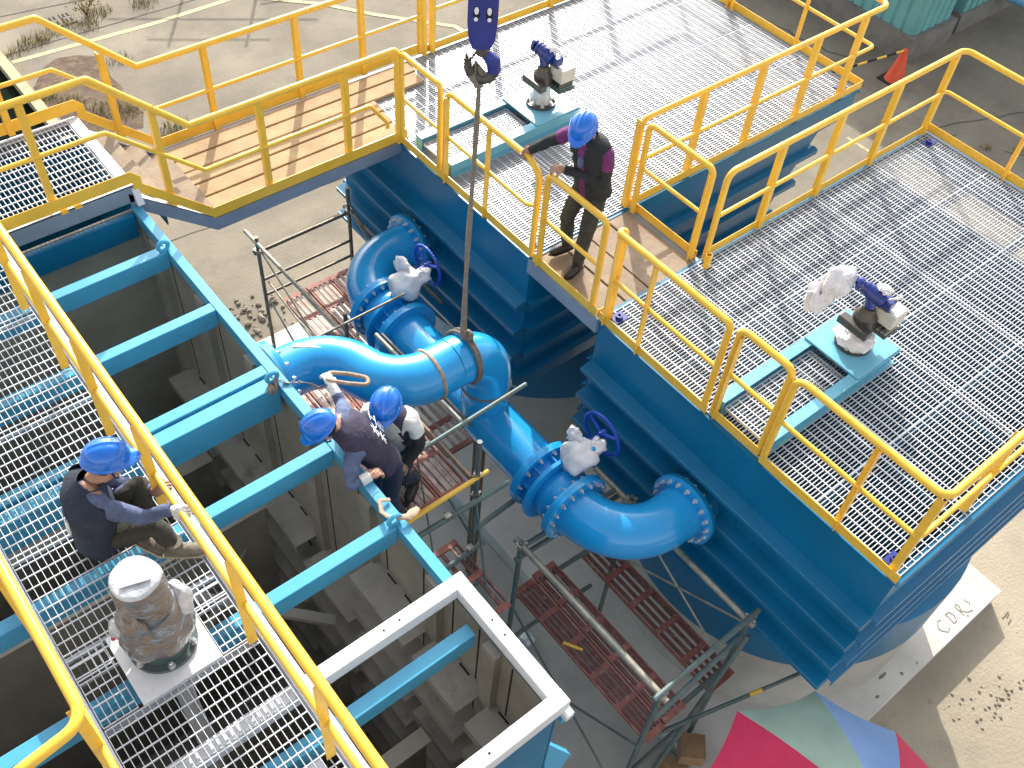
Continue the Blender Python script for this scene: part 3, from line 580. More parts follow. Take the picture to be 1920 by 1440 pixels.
# stiffener columns and ledges on the inner face
for k, y in enumerate((2.08, 2.72, 3.55, 4.38, 5.21, 6.04, 6.87)):
    part('column', MB().box(XE-.085, XE-.023, y-.07, y+.07, G+.1, RZ-.135), M['inner'], t, False)
    part('seam', MB().box(XE-.0245, XE-.0225, y+.16, y+.175, G+.1, RZ-.15), M['dark'], t, False)
    part('seam', MB().box(XE-.0245, XE-.0225, y-.19, y-.175, G+.1, RZ-.15), M['dark'], t, False)
ys = [YS+.03, 2.03, 2.13, 2.67, 2.77, 3.50, 3.60, 4.33, 4.43, 5.16, 5.26, 5.99, 6.09, 6.82]
for i in range(7):
    ya, yb = ys[2*i], ys[2*i+1]
    top = -.42 if i < 3 else -1.25-.12*(i % 2)
    z = top
    while z > G+.3:
        part('ledge', MB().box(XE-.29, XE-.024, ya, yb, z-.012, z), M['inner2'], t, False)
        part('ledge_lip', MB().box(XE-.295, XE-.2905, ya, yb, z-.10, z+.002), M['inner2'], t, False)
        for q in (.3, .62): part('slot', MB().box(XE-.05, XE-.035, ya+(yb-ya)*q, ya+(yb-ya)*q+.12, z+.0005, z+.0015), M['dark'], t, False)
        z -= .52
# baffle and inner channels across the tank
for y, zt in ((6.0, -1.6), (4.85, -1.0), (3.6, -2.0), (2.4, -1.3)):
    part('baffle', MB().box(XW+.03, XE-.35, y-.006, y+.006, G+.09, zt), M['inner'], t, False)
    part('baffle_cap', MB().box(XW+.03, XE-.35, y-.07, y+.07, zt, zt+.012), M['inner'], t, False)
part('brace', MB().bar((.7, 4.6, -1.05), (1.75, 3.7, -1.4), .09, .05), M['inner2'], t, False)
part('brace', MB().bar((.7, 4.45, -2.05), (1.75, 5.0, -1.4), .07, .05), M['inner2'], t, False)
part('under_beam', MB().box(-.1, .78, 2.02, 2.12, RZ-.25, RZ-.02), M['galv_ch'], t, False)
part('mixer_shaft', MB().cyl((.37, 3.22, -3), (.37, 3.22, RZ-.05), .06, 16), M['galv_ch'], t)
part('pipe_under', MB().tube([(.3, 2.6, -.1), (.2, 1.9, -.2), (.3, 1.2, -.3)], .06, 12), M['galv_ch'], t)
for (x, y) in ((2.03, 6.60), (2.05, 3.19), (2.03, 4.80)):
    b = MB(); 
    ring = [(x+.045*math.cos(a*PI/8), y-.002, RZ+.05+.045*math.sin(a*PI/8)) for a in range(16)]
    b.tube(ring, .018, 8, closed=True, flat=1.1); b.box(x-.02, x+.02, y-.012, y+.008, RZ-.003, RZ+.03); part('lifting_lug', b, M['beam'], t)
part('outer_rib', MB().box(XE+.001, XE+.10, YS, YN, -.52, -.51), M['tank'], t, False)
part('outer_rib', MB().box(XE+.001, XE+.10, YS, YN, -1.42, -1.41), M['tank'], t, False)

# ---- grating walkway along the left tank
t = thing('grating_walkway', 'long steel grating walkway on the left tank where a worker sits', 'walkway', (.35, 4, ZL))
GRW = grating_mesh('grating_panel', .98, 1.0, 'Y', .044, .093, .028, .0042)
xc = .345
for k in range(4): inst('grating_panel', GRW, (xc, 6.76-k*1.004, ZL), t)
inst('grating_panel', GRW, (xc, 2.405, ZL), t); inst('grating_panel', GRW, (xc, 1.401, ZL), t); inst('grating_panel', GRW, (xc, .397, ZL), t)
GRS = grating_mesh('grating_panel', .215, .50, 'Y', .044, .093, .028, .0042)
inst('grating_panel', GRS, (xc+.38, 3.175, ZL), t); inst('grating_panel', GRS, (xc-.38, 3.175, ZL), t)
part('motor_plate', MB().box(xc-.245, xc+.265, 2.91, 3.43, ZL-.02, ZL+.012), M['primer'], t, False, bevel=.003)
for x, s_ in ((-.16, 1), (.86, -1)):
    part('side_channel', MB().box(x-.008, x+.008, -.2, 7.25, ZL-.16, ZL+.006), M['galv_ch'], t, False)
    part('channel_flange', MB().box(min(x, x-s_*.075), max(x, x-s_*.075), -.2, 7.25, ZL+.0065, ZL+.014), M['galv_ch'], t, False)
for y in (2.96-.055, 3.43+.03): part('cross_angle', MB().box(xc-.49, xc+.49, y-.012, y+.012, ZL-.07, ZL-.034), M['galv_ch'], t, False)

railing(YL+'beside the seated worker on the right of the grating walkway', (.95, 4, ZL), [([(.81, -.2, ZL+1.03), (.81, 7.2, ZL+1.03)], .05)], [([(.81, -.2, ZL+.50), (.81, 7.2, ZL+.50)], .03)],
        [(.825, y, ZL+.015, ZL+1.02, 90) for y in (6.35, 5.62, 4.86, 4.02, 2.90, 2.02, 1.1)], [((.872, -.2, ZL-.03), (.872, 7.2, ZL-.03), .05)])
railing(YL+'with a rounded end on the left of the grating walkway', (-.2, 4, ZL), [([(-.165, 7.2, ZL+1.03), (-.165, 2.50, ZL+1.03), (-.62, 2.44, ZL+1.03), (-1.9, 2.40, ZL+1.03)], .12)], [([(-.175, 7.2, ZL+.50), (-.175, -.2, ZL+.50)], .03)],
        [(-.165, y, ZL+.015, ZL+1.02, 90) for y in (5.62, 4.55, 3.50, 2.62)], [((-.178, 2.5, ZL-.03), (-.178, 7.2, ZL-.03), .05)])

# ---- plastic wrapped mixer motor
mx, my, mz = .37, 3.20, ZL+.013
t = thing('mixer_motor', 'upright mixer motor wrapped in clear plastic film on the grating walkway', 'motor', (mx, my, mz))
part('base_flange', MB().lathe([(.205, 0), (.205, .025), (.16, .027), (.155, .15), (.17, .17)], (mx, my, mz), (0, 0, 1), 36), M['motorgrey'], t)
for k in range(6): inst('bolt', BOLT['z+'], (mx+.185*math.cos(k*PI/3+.35), my+.185*math.sin(k*PI/3+.35), mz+.025), t)
part('gearbox_wrap', MB().lathe([(.17, .165), (.215, .19), (.222, .25), (.215, .31), (.195, .37), (.175, .44), (.160, .52)], (mx, my, mz), (0, 0, 1), 40, .03), M['wrap'], t, True, 80)
part('motor_wrap', MB().lathe([(.160, .50), (.150, .58), (.148, .66), (.146, .74), (.138, .79)], (mx, my, mz), (0, 0, 1), 40, .024), M['wrap'], t, True, 80)
part('cap_wrap', MB().lathe([(.140, .785), (.138, .80), (.12, .812), (.06, .815), (.001, .816)], (mx, my, mz), (0, 0, 1), 32, .014), M['wraptop'], t, True, 80)
part('film_fold', MB().hexa([Vector((mx-.10, my-.03, mz+.824)), Vector((mx+.06, my-.08, mz+.826)), Vector((mx+.08, my-.045, mz+.826)), Vector((mx-.08, my+.01, mz+.824)), Vector((mx-.10, my-.03, mz+.832)), Vector((mx+.06, my-.08, mz+.834)), Vector((mx+.08, my-.045, mz+.834)), Vector((mx-.08, my+.01, mz+.832))]), M['bag'], t, False)
part('terminal_bulge', crumple((mx+.17, my-.02, mz+.40), .075, .10, .13, 2, .35, 3), M['wraptop'], t, True, 60)
part('terminal_bulge', crumple((mx-.10, my-.14, mz+.50), .05, .08, .10, 4, .35, 3), M['wrap'], t, True, 60)
part('terminal_bulge', crumple((mx-.19, my+.06, mz+.30), .05, .07, .08, 6, .35, 3), M['wraptop'], t, True, 60)
part('red_knob', MB().ell((mx-.235, my+.03, mz+.29), .014, .014, .014, None, 8, 6), M['ub_red'], t)
for a, z in ((2.4, .52), (.2, .56)):
    part('eye_bolt', MB().tube([(mx+(.165+.018*math.cos(q*PI/5))*math.cos(a), my+(.165+.018*math.cos(q*PI/5))*math.sin(a), mz+z+.018*math.sin(q*PI/5)) for q in range(10)], .006, 6, closed=True), M['hookst'], t)

# ================================================================== piping
PR = .245; ZP = -1.0; XP = 3.95
t = thing('pipe_run', 'long blue pipe with two valves and elbows bolted to the two tanks', 'pipe', (XP, 4.6, ZP))
def flange(parent, c, axis, r=.352, th=.036, nb=18, sides=('+', '-'), bolts=True, mat_='pipe', br=.308, ri=None):
    c = Vector(c); a = {'x': Vector((1, 0, 0)), 'y': Vector((0, 1, 0)), 'z': Vector((0, 0, 1))}[axis]
    f = part('flange', MB().lathe([((ri or PR)-.01, -th/2), (r, -th/2), (r, th/2), ((ri or PR)-.01, th/2)], c, a, 48, close=False), M[mat_], parent)
    u = {'x': Vector((0, 1, 0)), 'y': Vector((1, 0, 0)), 'z': Vector((1, 0, 0))}[axis]; v = a.cross(u)
    if bolts:
        for k in range(nb):
            q = 2*PI*(k+.5)/nb
            for s_ in sides: inst('bolt', BOLT[axis+s_], c+(u*math.cos(q)+v*math.sin(q))*br+a*(th/2)*(1 if s_ == '+' else -1), f)
    return f
def elbow(c0, d0, d1, Rb, ang=90, n=18):   # sweep start, start direction, turn direction
    c0 = Vector(c0); d0 = Vector(d0); d1 = Vector(d1); ctr = c0+d1*Rb
    return [ctr-d1*Rb*math.cos(R_(ang)*k/n)+d0*Rb*math.sin(R_(ang)*k/n) for k in range(n+1)]
RE = .57; XF = 4.74; YSo, YNo = 2.565, 6.84
# nozzles on the walls
for y in (YSo, YNo):
    part('nozzle', MB().lathe([(PR, 0), (PR, .17)], (XF+.05, y, ZP), (1, 0, 0), 40, close=False), M['tank'], t)
    part('wall_ring', MB().lathe([(PR, 0), (.43, 0), (.43, .012), (PR, .012)], (4.943, y, ZP), (1, 0, 0), 48, close=False), M['tank'], t)
    flange(t, (XF+.018, y, ZP), 'x', sides=('+',), mat_='tank')
    flange(t, (XF-.016, y, ZP), 'x', sides=('-',))
# south elbow
pS = [Vector((XF, YSo, ZP))]+elbow((XP+RE, YSo, ZP), (-1, 0, 0), (0, 1, 0), RE)+[Vector((XP, YSo+RE+.03, ZP))]
part('elbow', MB().tube(pS, PR, 40, cap=False), M['pipe'], t)
pN = [Vector((XF, YNo, ZP))]+elbow((XP+RE, YNo, ZP), (-1, 0, 0), (0, -1, 0), RE)+[Vector((XP, YNo-RE-.02, ZP))]
part('elbow', MB().tube(pN, PR, 40, cap=False), M['pipe'], t)
yS = YSo+RE+.045; yN = YNo-RE-.035
def valve(yc, d, par):    # flanged short valve; d = direction of the run away from the elbow
    flange(par, (XP, yc-d*.02, ZP), 'y', sides=('-' if d > 0 else '+',)); flange(par, (XP, yc+d*.018, ZP), 'y', sides=('+' if d > 0 else '-',))
    y1 = yc+d*.036; v = part('valve', MB().lathe([(PR+.01, 0), (PR+.035, .05), (PR+.035, .17), (PR+.01, .22)], (XP, y1, ZP), (0, d, 0), 40, close=False), M['valve'], par)
    flange(par, (XP, y1+d*.235, ZP), 'y', bolts=False, mat_='valve', r=.365)
    for k in range(10):
        q = 2*PI*k/10+.2; part('web', MB().bar((XP+(PR+.06)*math.cos(q), y1+d*.24, ZP+(PR+.06)*math.sin(q)), (XP+(PR+.06)*math.cos(q), y1+d*.40, ZP+(PR+.06)*math.sin(q)), .012, .06, (math.cos(q), 0, math.sin(q))), M['valve'], v, False)
    flange(par, (XP, y1+d*.40, ZP), 'y', sides=('-' if d > 0 else '+',), nb=12, mat_='valve')
    flange(par, (XP, y1+d*.434, ZP), 'y', bolts=False)
    part('valve_throat', MB().lathe([(PR+.004, .22), (PR+.004, .42)], (XP, y1, ZP), (0, d, 0), 36, close=False), M['valve'], v)
    # neck, gearbox and hand wheel on the far upper side
    yv = y1+d*.17
    part('neck', MB().tube([(XP+.10, yv, ZP+.2), (XP+.2, yv, ZP+.40)], .06, 14), M['valve'], v)
    part('gearbox', MB().box(XP+.10, XP+.30, yv-.09, yv+.09, ZP+.38, ZP+.52), M['valve'], v, False, bevel=.02)
    hx, hy, hz = XP+.46, yv+.02, ZP+.48
    part('wheel_shaft', MB().cyl((XP+.28, hy, hz), (hx+.05, hy, hz), .018, 10), M['wheel'], v)
    ring = [(hx+.012*math.cos(k), hy+.215*math.cos(2*PI*k/40), hz+.215*math.sin(2*PI*k/40)) for k in range(40)]
    b = MB().tube([(hx, p[1], p[2]) for p in ring], .016, 10, closed=True, up=(1, 0, 0))
    for k in range(40):
        q = 2*PI*k/40; b.ell((hx, hy+.222*math.cos(q), hz+.222*math.sin(q)), .014, .011, .011, None, 6, 4)
    for k in range(3):
        q = 2*PI*k/3+.5; b.tube([(hx, hy, hz), (hx, hy+.21*math.cos(q), hz+.21*math.sin(q))], .016, 8)
    b.lathe([(.035, -.03), (.035, .03)], (hx, hy, hz), (1, 0, 0), 14); part('hand_wheel', b, M['wheel'], v)
    return y1+d*.45
ya = valve(yS, 1, t); yb = valve(yN, -1, t)
part('pipe', MB().tube([(XP, ya, ZP), (XP, yb, ZP)], PR, 44, cap=False), M['pipe'], t)
# tee branch up
YT = 4.50; part('branch', MB().tube([(XP, YT, ZP+.10), (XP, YT, ZP+.46)], .226, 40, cap=False), M['pipe'], t)
part('joint_ring', MB().lathe([(.228, 0), (.240, .006), (.240, .018), (.228, .024)], (XP, YT, ZP+.45), (0, 0, 1), 40, close=False), M['strap'], t)
for yv, sd_, lab in ((yS+.20, 11, 'white plastic bag tied over the valve gear near the front elbow'), (yN-.22, 17, 'white plastic bag tied over the valve gear by the far elbow')):
    b = crumple((XP+.17, yv, ZP+.40), .17, .16, .17, sd_, .5, 2.6, 26, 16); b.ell((XP+.19, yv+.10, ZP+.58), .06, .09, .09, None, 12, 8, .6, 3, sd_+1); b.ell((XP+.33, yv-.04, ZP+.45), .11, .08, .09, None, 12, 8, .6, 3, sd_+2)
    single('plastic_bag', b, M['bag'], lab, 'plastic bag', (XP+.17, yv, ZP+.3), 'plastic bags on the pipe valves', True, 50)
# offset pipe being lowered
t = thing('offset_pipe', 'blue S shaped pipe hanging from the sling between the left tank and the branch', 'pipe', (3.2, 4.7, .05))
ZO = .0; R2 = .48; YO = 5.22; PB = .228; offs = YO-YT; th = math.acos(1-offs/2/R2)
P = [Vector((2.26, YO, ZO)), Vector((2.40, YO, ZO))]; c1 = Vector((2.40, YO-R2, ZO))
for k in range(1, 13): a = th*k/12; P.append(c1+Vector((R2*math.sin(a), R2*math.cos(a), 0)))
c2 = Vector((2.40+2*R2*math.sin(th), YT+R2, ZO))
for k in range(0, 13): a = th*(1-k/12); P.append(c2+Vector((-R2*math.sin(a), -R2*math.cos(a), 0)))
RT = .42; P.append(Vector((XP-RT, YT, ZO)))
part('pipe', MB().tube(P, PB, 44, cap=False), M['pipe'], t)
part('elbow', MB().tube([Vector((XP-RT, YT, ZO))]+elbow((XP-RT, YT, ZO), (1, 0, 0), (0, 0, -1), RT)+[Vector((XP, YT, ZP+.47))], PB, 44, cap=False), M['pipe'], t)
flange(t, (2.262, YO, ZO), 'x', sides=('+',), r=.335, br=.29, nb=14, ri=PB); f = flange(t, (2.224, YO, ZO), 'x', sides=('-',), mat_='beam', r=.335, br=.29, nb=14, ri=PB)
part('nozzle', MB().lathe([(PB, 0), (PB, .10)], (2.112, YO, ZO), (1, 0, 0), 36, close=False), M['beam'], t)
for x in (3.30,): part('joint_ring', MB().lathe([(PB, 0), (PB+.012, .008), (PB+.012, .028), (PB, .036)], (x, YT, ZO), (1, 0, 0), 40, close=False), M['rag'], t)
for x in (2.56,):    # weld-on angle piece
    a = th*.35; part('angle_piece', MB().bar((2.46, YO+.05, ZO+PB+.006), (2.72, YO-.13, ZO+PB-.005), .045, .03), M['tube'], t, False)
# sling and choker
t = thing('lifting_sling', 'grey brown webbing sling hanging from the hook and choked round the blue pipe', 'sling', (3.66, YT, .3))
XS = 3.66
P = []; 
for k in range(25): q = k/24; P.append((XS+.03*q, YT+.01*math.sin(q*5), ZO+PB+.05+q*(2.74-ZO-PB-.05)))
part('web', MB().tube(P, [.040-.010*k/24+.006*math.sin(k*.7)+(.010 if k < 2 else 0) for k in range(25)], 10, flat=.55, up=(1, -1, 0)), M['rope'], t)
part('choker', MB().tube([(XS+.02*math.sin(a*PI/14), YT+(PB+.015)*math.cos(a*PI/14), ZO+(PB+.015)*math.sin(a*PI/14)) for a in range(28)], .018, 8, closed=True), M['strap'], t)
part('choker', MB().tube([(XS+.045+.02*math.sin(a*PI/14+1), YT+(PB+.014)*math.cos(a*PI/14), ZO+(PB+.014)*math.sin(a*PI/14)) for a in range(28)], .015, 8, closed=True), M['strap'], t)
part('knot', crumple((XS+.03, YT-.03, ZO+PB+.05), .045, .05, .06, 3, .4), M['strap'], t, True, 60)
part('eye', MB().tube([(XS+.03, YT, 2.72), (XS-.01, YT+.02, 2.80), (XS+.02, YT+.02, 2.87), (XS+.06, YT, 2.80), (XS+.04, YT, 2.72)], .028, 10), M['rope'], t)
# hook block
t = thing('hook_block', 'dark blue crane hook block with a steel hook above the sling', 'crane hook', (3.70, YT, 3.0))
hx = 3.70; b = MB(); U = Vector((.78, -.63, 0)); V_ = Vector((.63, .78, 0))
def hp(u, v, z): return tuple(Vector((hx, YT, z))+U*u+V_*v)
outl = [(-.085, 3.10), (-.055, 3.03), (.055, 3.03), (.085, 3.10), (.095, 3.22), (.095, 3.9), (-.095, 3.9), (-.095, 3.22)]
for v0, v1 in ((-.085, -.060), (.060, .085)): part('side_plate', MB().prism([hp(u, v0, z) for u, z in outl], V_*(v1-v0)), M['hook'], t, False, bevel=.006)
part('cheek', MB().box(-1, 1, -1, 1, 0, 1) if False else MB().prism([hp(u*1.02, -.0595, z) for u, z in outl if z > 3.25]+[hp(-.097, -.0595, 3.25), hp(.097, -.0595, 3.25)][::-1][:0], V_*.119) if False else MB().prism([hp(-.05, -.0595, 3.06), hp(.05, -.0595, 3.06), hp(.05, -.0595, 3.16), hp(-.05, -.0595, 3.16)], V_*.119), M['hook'], t, False)
for s_ in (-1, 1): part('edge_plate', MB().prism([hp(s_*.08, -.0595, 3.36), hp(s_*.093, -.0595, 3.36), hp(s_*.093, -.0595, 3.9), hp(s_*.08, -.0595, 3.9)], V_*.119), M['hook'], t, False)
for s_ in (-1, 1):
    part('window', MB().prism([hp(s_*.040+.022*math.cos(a*PI/8), -.0865, 3.28+.05*math.sin(a*PI/8)) for a in range(16)], V_*.0012), M['dark'], t, False)
    part('rope_guard', MB().prism([hp(s_*.040+.014*math.cos(a*PI/6), -.088, 3.30+.026*math.sin(a*PI/6)) for a in range(12)], V_*.0012), M['print'], t, False)
    part('rope_guard', MB().prism([hp(s_*.042+.013*math.cos(a*PI/6), -.088, 3.243+.014*math.sin(a*PI/6)) for a in range(12)], V_*.0012), M['print'], t, False)
part('shank', MB().cyl((hx, YT, 3.06), (hx, YT, 2.95), .035, 14), M['hookst'], t)
HK = [hp(.0, 0, 2.98), hp(.035, 0, 2.95), hp(.085, 0, 2.90), hp(.095, 0, 2.83), hp(.06, 0, 2.775), hp(.0, 0, 2.765), hp(-.055, 0, 2.80), hp(-.08, 0, 2.86), hp(-.088, 0, 2.92), hp(-.095, 0, 2.95)]
part('hook', MB().tube(fillet(HK, .03, 3), [.03]*4+[.036]*1+[.036]*(len(fillet(HK, .03, 3))-13)+[.03, .028, .026, .022, .018, .014, .010, .006], 12), M['hookst'], t)
part('hook_bowl', MB().tube([hp(.03, 0, 2.955), hp(.085, 0, 2.90), hp(.092, 0, 2.83)], [.035, .05, .045], 12), M['hook'], t)
part('safety_latch', MB().tube([hp(-.02, 0, 2.98), hp(-.05, 0, 2.93), hp(-.075, 0, 2.885)], .007, 8), M['hookst'], t)
for s_ in (-1, 1): part('hoist_rope', MB().cyl(hp(s_*.05, 0, 3.35), hp(s_*.05, 0, 9), .009, 8), M['hookst'], t)

# small tackle at the left tank rim
t = thing('chain', 'rusty chain hooked to the double beam of the left tank', 'chain', (2.0, 4.82, RZ))
P = fillet([(2.02, 4.79, RZ+.06), (2.10, 4.72, RZ+.01), (2.22, 4.62, RZ+.03), (2.34, 4.60, RZ-.12)], .06, 5)
for i in range(len(P)-1):
    a, c = P[i], P[i+1]; n = max(1, int((c-a).length/.022))
    for k in range(n):
        p = a.lerp(c, (k+.5)/n); d = (c-a).normalized(); side = d.orthogonal() if k % 2 else d.cross(d.orthogonal())
        part('link', MB().tube([p+d*.016*math.cos(q*PI/4)+side*.009*math.sin(q*PI/4) for q in range(8)], .0035, 5, closed=True), M['chain'], t)
part('shackle', MB().tube([(2.0, 4.80, RZ+.02), (1.985, 4.76, RZ-.02), (2.0, 4.73, RZ-.05), (2.03, 4.74, RZ-.02), (2.04, 4.79, RZ+.03)], .014, 8), M['chain'], t)
part('hook', crumple((1.985, 4.75, RZ-.03), .035, .03, .045, 5, .5), M['chain'], t)
single('tan_strap', MB().tube([(2.13, 3.36, RZ+.02), (2.06, 3.38, RZ+.05), (2.02, 3.30, RZ+.04), (2.02, 3.22, RZ+.08), (2.09, 3.18, RZ+.07)], .018, 8, flat=.5).tube([(2.07, 3.19, RZ+.06), (2.14, 3.15, RZ+.05), (2.20, 3.17, RZ+.03), (2.26, 3.20, RZ-.01)], [.02, .03, .035, .02], 8, flat=.4), M['rag'], 'tan webbing strap looped through the ring on the left tank rim', 'strap', (2.08, 3.2, RZ))

# ================================================================== scaffolds
def clamp(p, par, s_=.04):
    b = MB(); x, y, z = p; b.box(x-s_, x+s_, y-s_*.8, y+s_*.8, z-s_*.7, z+s_*.7); b.cyl((x-s_*1.5, y+s_*.5, z), (x+s_*1.5, y-s_*.5, z+.01), s_*.3, 6); b.cyl((x, y-s_*1.4, z+s_*.4), (x, y+s_*1.4, z+s_*.3), s_*.28, 6)
    part('clamp', b, M['clamp'], par, False)
def tb(nm, a, c, par, r=.026, m='tube2'): return part(nm, MB().cyl(a, c, r, 10), M[m], par)
SLAT = {}
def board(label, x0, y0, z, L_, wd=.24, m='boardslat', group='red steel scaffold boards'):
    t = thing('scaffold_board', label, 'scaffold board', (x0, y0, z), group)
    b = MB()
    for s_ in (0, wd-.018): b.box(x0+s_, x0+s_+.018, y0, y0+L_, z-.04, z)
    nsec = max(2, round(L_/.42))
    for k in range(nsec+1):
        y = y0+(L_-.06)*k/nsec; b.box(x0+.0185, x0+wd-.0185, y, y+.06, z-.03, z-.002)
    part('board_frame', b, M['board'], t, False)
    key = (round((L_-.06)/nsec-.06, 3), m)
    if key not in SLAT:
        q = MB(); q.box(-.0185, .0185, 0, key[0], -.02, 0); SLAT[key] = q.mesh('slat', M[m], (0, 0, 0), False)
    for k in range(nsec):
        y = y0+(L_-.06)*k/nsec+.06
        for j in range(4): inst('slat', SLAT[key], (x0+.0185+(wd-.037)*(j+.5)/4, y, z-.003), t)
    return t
# near scaffold in front of the right tank
zt, zb = -1.35, G+.06
t = thing('scaffold', 'grey green tube scaffold under the front elbow', 'scaffold', (4.05, 2.4, zb))
c1, c2, c3, c4 = (3.47, 3.30), (3.50, 1.50), (4.62, 1.52), (4.62, 3.05)
for nm, c in (('a', c1), ('b', c2), ('c', c3), ('d', c4)): tb('standard', (c[0], c[1], zb), (c[0], c[1], zt+.06), t)
tb('guard_rail', (c1[0], c1[1]+.08, zt), (c2[0], c2[1]-.07, zt), t, .031, 'tube3'); tb('guard_rail', (c2[0]-.1, c2[1], zt+.045), (c3[0]+.1, c3[1], zt+.045), t)
tb('guard_rail', (c4[0], c4[1]+.5, zt-.05), (c3[0], c3[1]-.06, zt-.05), t, .030, 'tube3'); tb('ledger', (c1[0]-.05, c1[1], zt-.22), (c4[0]+.1, c4[1]+.2, zt-.22), t); tb('ledger', (c1[0], c1[1], zt-.05), (c4[0], c4[1]+.2, zt-.05), t)
for z in (-2.36, -3.3): tb('ledger', (c1[0], c1[1], z), (c4[0], c4[1]+.2, z), t); tb('ledger', (c2[0], c2[1], z), (c3[0], c3[1], z), t)
tb('ledger', (c2[0], c2[1]-.02, zt-.5), (c3[0], c3[1], zt-.35), t)
for a, c in ((c1, c2), (c2, c1)): tb('brace', (a[0]-.03, a[1], -2.45), (c[0]-.03, c[1], -3.75), t, .012)
for a, c in ((c4, c3), (c3, c4)): tb('brace', (a[0]+.03, a[1], -1.5), (c[0]+.03, c[1], -2.4), t, .012, 'tube3')
for c in (c1, c2, c3, c4): clamp((c[0], c[1], zt), t)
clamp((4.62, 2.85, zt-.02), t, .03)
tb('brace', (2.45, 1.9, zb+.1), (3.5, 1.1, -2.3), t, .010); tb('brace', (c2[0], c2[1], -2.4), (c2[0]+1.65, c2[1]-.55, -2.05), t, .018); tb('brace', (c2[0], c2[1]+.03, -2.43), (c2[0]+1.65, c2[1]-.53, -2.12), t, .012)
tb('standard', (c2[0]+.06, c2[1]-.12, zb), (c3[0]-.05, c3[1]-.07, zt-.15), t)
for q, z_ in ((.62, -2.16), (.64, -2.2)): part('yellow_tape', MB().cyl((c2[0]+1.65*q, c2[1]-.55*q, -2.4+.35*q), (c2[0]+1.65*(q+.07), c2[1]-.55*(q+.07), -2.4+.35*(q+.07)), .021, 10), M['yellow'], t); break
part('yellow_tape', MB().cyl((3.52, 2.62, -2.27), (3.62, 2.45, -2.27), .016, 8), M['yellow'], t)
board('slotted red steel board nearest the white end frame on the near scaffold', 3.50, 1.44, -2.30, 1.90, .24, 'shadeslat')
board('slotted red steel board in the middle of the near scaffold', 3.755, 1.46, -2.285, 1.90, .27, 'shadeslat')
board('slotted red steel board in shade beside the tank wall', 4.40, 1.44, -2.50, 1.90, .34, 'shadeslat')
# far scaffold by the far elbow
zt = -1.05
t = thing('scaffold', 'brown tube scaffold standing behind the far elbow', 'scaffold', (4, 7, zb))
d1, d2, d3, d4 = (3.42, 7.85), (4.60, 7.85), (3.42, 6.05), (4.60, 6.05)
for c, top in ((d1, zt+.08), (d2, zt+.22), (d3, -.62), ((3.98, 5.72), -.85)): tb('standard', (c[0], c[1], zb), (c[0], c[1], top), t, .022, 'tube')
tb('ledger', (d1[0]-.05, d1[1], zt-.14), (d2[0]+.06, d2[1], zt-.14), t, .022, 'tube')
for z in (-1.62, -1.86): tb('ledger', (d1[0], d1[1], z), (d2[0], d2[1], z), t, .018, 'tube')
tb('guard_rail', (d1[0]-.02, d1[1]+.22, zt+.02), (d3[0]+.02, d3[1], zt+.02), t, .022, 'tube3'); tb('guard_rail', (d2[0], d2[1]+.1, zt-.12), (d4[0], d4[1], zt-.12), t, .022, 'tube')
for (a, c) in ((((3.45, 7.82, -1.2)), (3.45, 6.1, -2.0)), ((3.47, 7.82, -1.65), (3.47, 6.1, -1.95)), ((3.44, 7.80, -1.9), (3.44, 6.4, -2.8))): tb('brace', a, c, t, .011, 'tube3')
tb('brace', (4.62, 7.8, -1.2), (4.62, 6.5, -1.9), t, .011, 'tube3'); tb('brace', (4.58, 7.8, -1.0), (4.58, 6.8, -1.6), t, .011, 'tube')
for c in (d1, d2): clamp((c[0], c[1], zt-.12), t)
tb('loose_tube', (2.62, 5.60, -.22), (3.88, 5.70, -.34), t, .013, 'tube')
tb('ledger', (3.55, 5.72, -.72), (3.62, 4.35, -.80), t, .022, 'tube3'); tb('ledger', (3.62, 5.72, -.76), (3.69, 4.35, -.84), t, .016, 'tube')
board('sunlit red steel board at the outer edge beside the far elbow', 3.60, 5.75, -1.98, 2.05, .30)
board('sunlit red steel board in the middle beside the far elbow', 3.915, 5.75, -1.97, 2.05, .30)
board('sunlit red steel board under the far elbow next to the tank', 4.23, 5.75, -1.98, 2.05, .34)
board('red steel board under the S shaped pipe', 3.36, 5.05, -1.99, .80, .42)
board('red steel board stub under the choker rope and the S shaped pipe', 3.80, 4.85, -1.985, .80, .40)
single('loose_hose', MB().tube(fillet([(3.72, 7.0, -1.93), (3.80, 6.6, -1.93), (3.90, 6.3, -1.93), (3.86, 6.05, -1.93), (3.98, 5.85, -1.93)], .1, 6), .045, 10), M['shoe'], 'muddy cloth bundle lying along the sunlit scaffold boards', 'bundle', (3.85, 6.4, -1.95))
# working platform of the two crouching workers
zt = -.55
t = thing('scaffold', 'yellow edged tube scaffold where two workers lean over the left tank', 'scaffold', (2.9, 4.3, zb))
for x, y, top in ((3.20, 3.66, .05), (3.16, 5.0, -.4), (2.36, 3.66, -.5), (2.30, 5.0, -.5)): tb('standard', (x, y, zb), (x, y, top), t, .0225)
tb('yellow_edge', (2.34, 3.66, -.50), (3.30, 3.64, -.42), t, .019, 'yellow'); part('yellow_edge', MB().bar((3.16, 3.70, -.45), (3.16, 5.0, -.45), .02, .07), M['rag'], t, False)
part('yellow_edge', MB().bar((2.34, 3.685, -.50), (3.16, 3.665, -.45), .022, .05), M['yellow'], t, False)
tb('guard_rail', (2.28, 3.86, .04), (3.86, 3.88, .10), t, .019, 'tube2'); tb('guard_rail', (2.34, 3.9, .0), (2.86, 3.88, .06), t, .026, 'tube2')
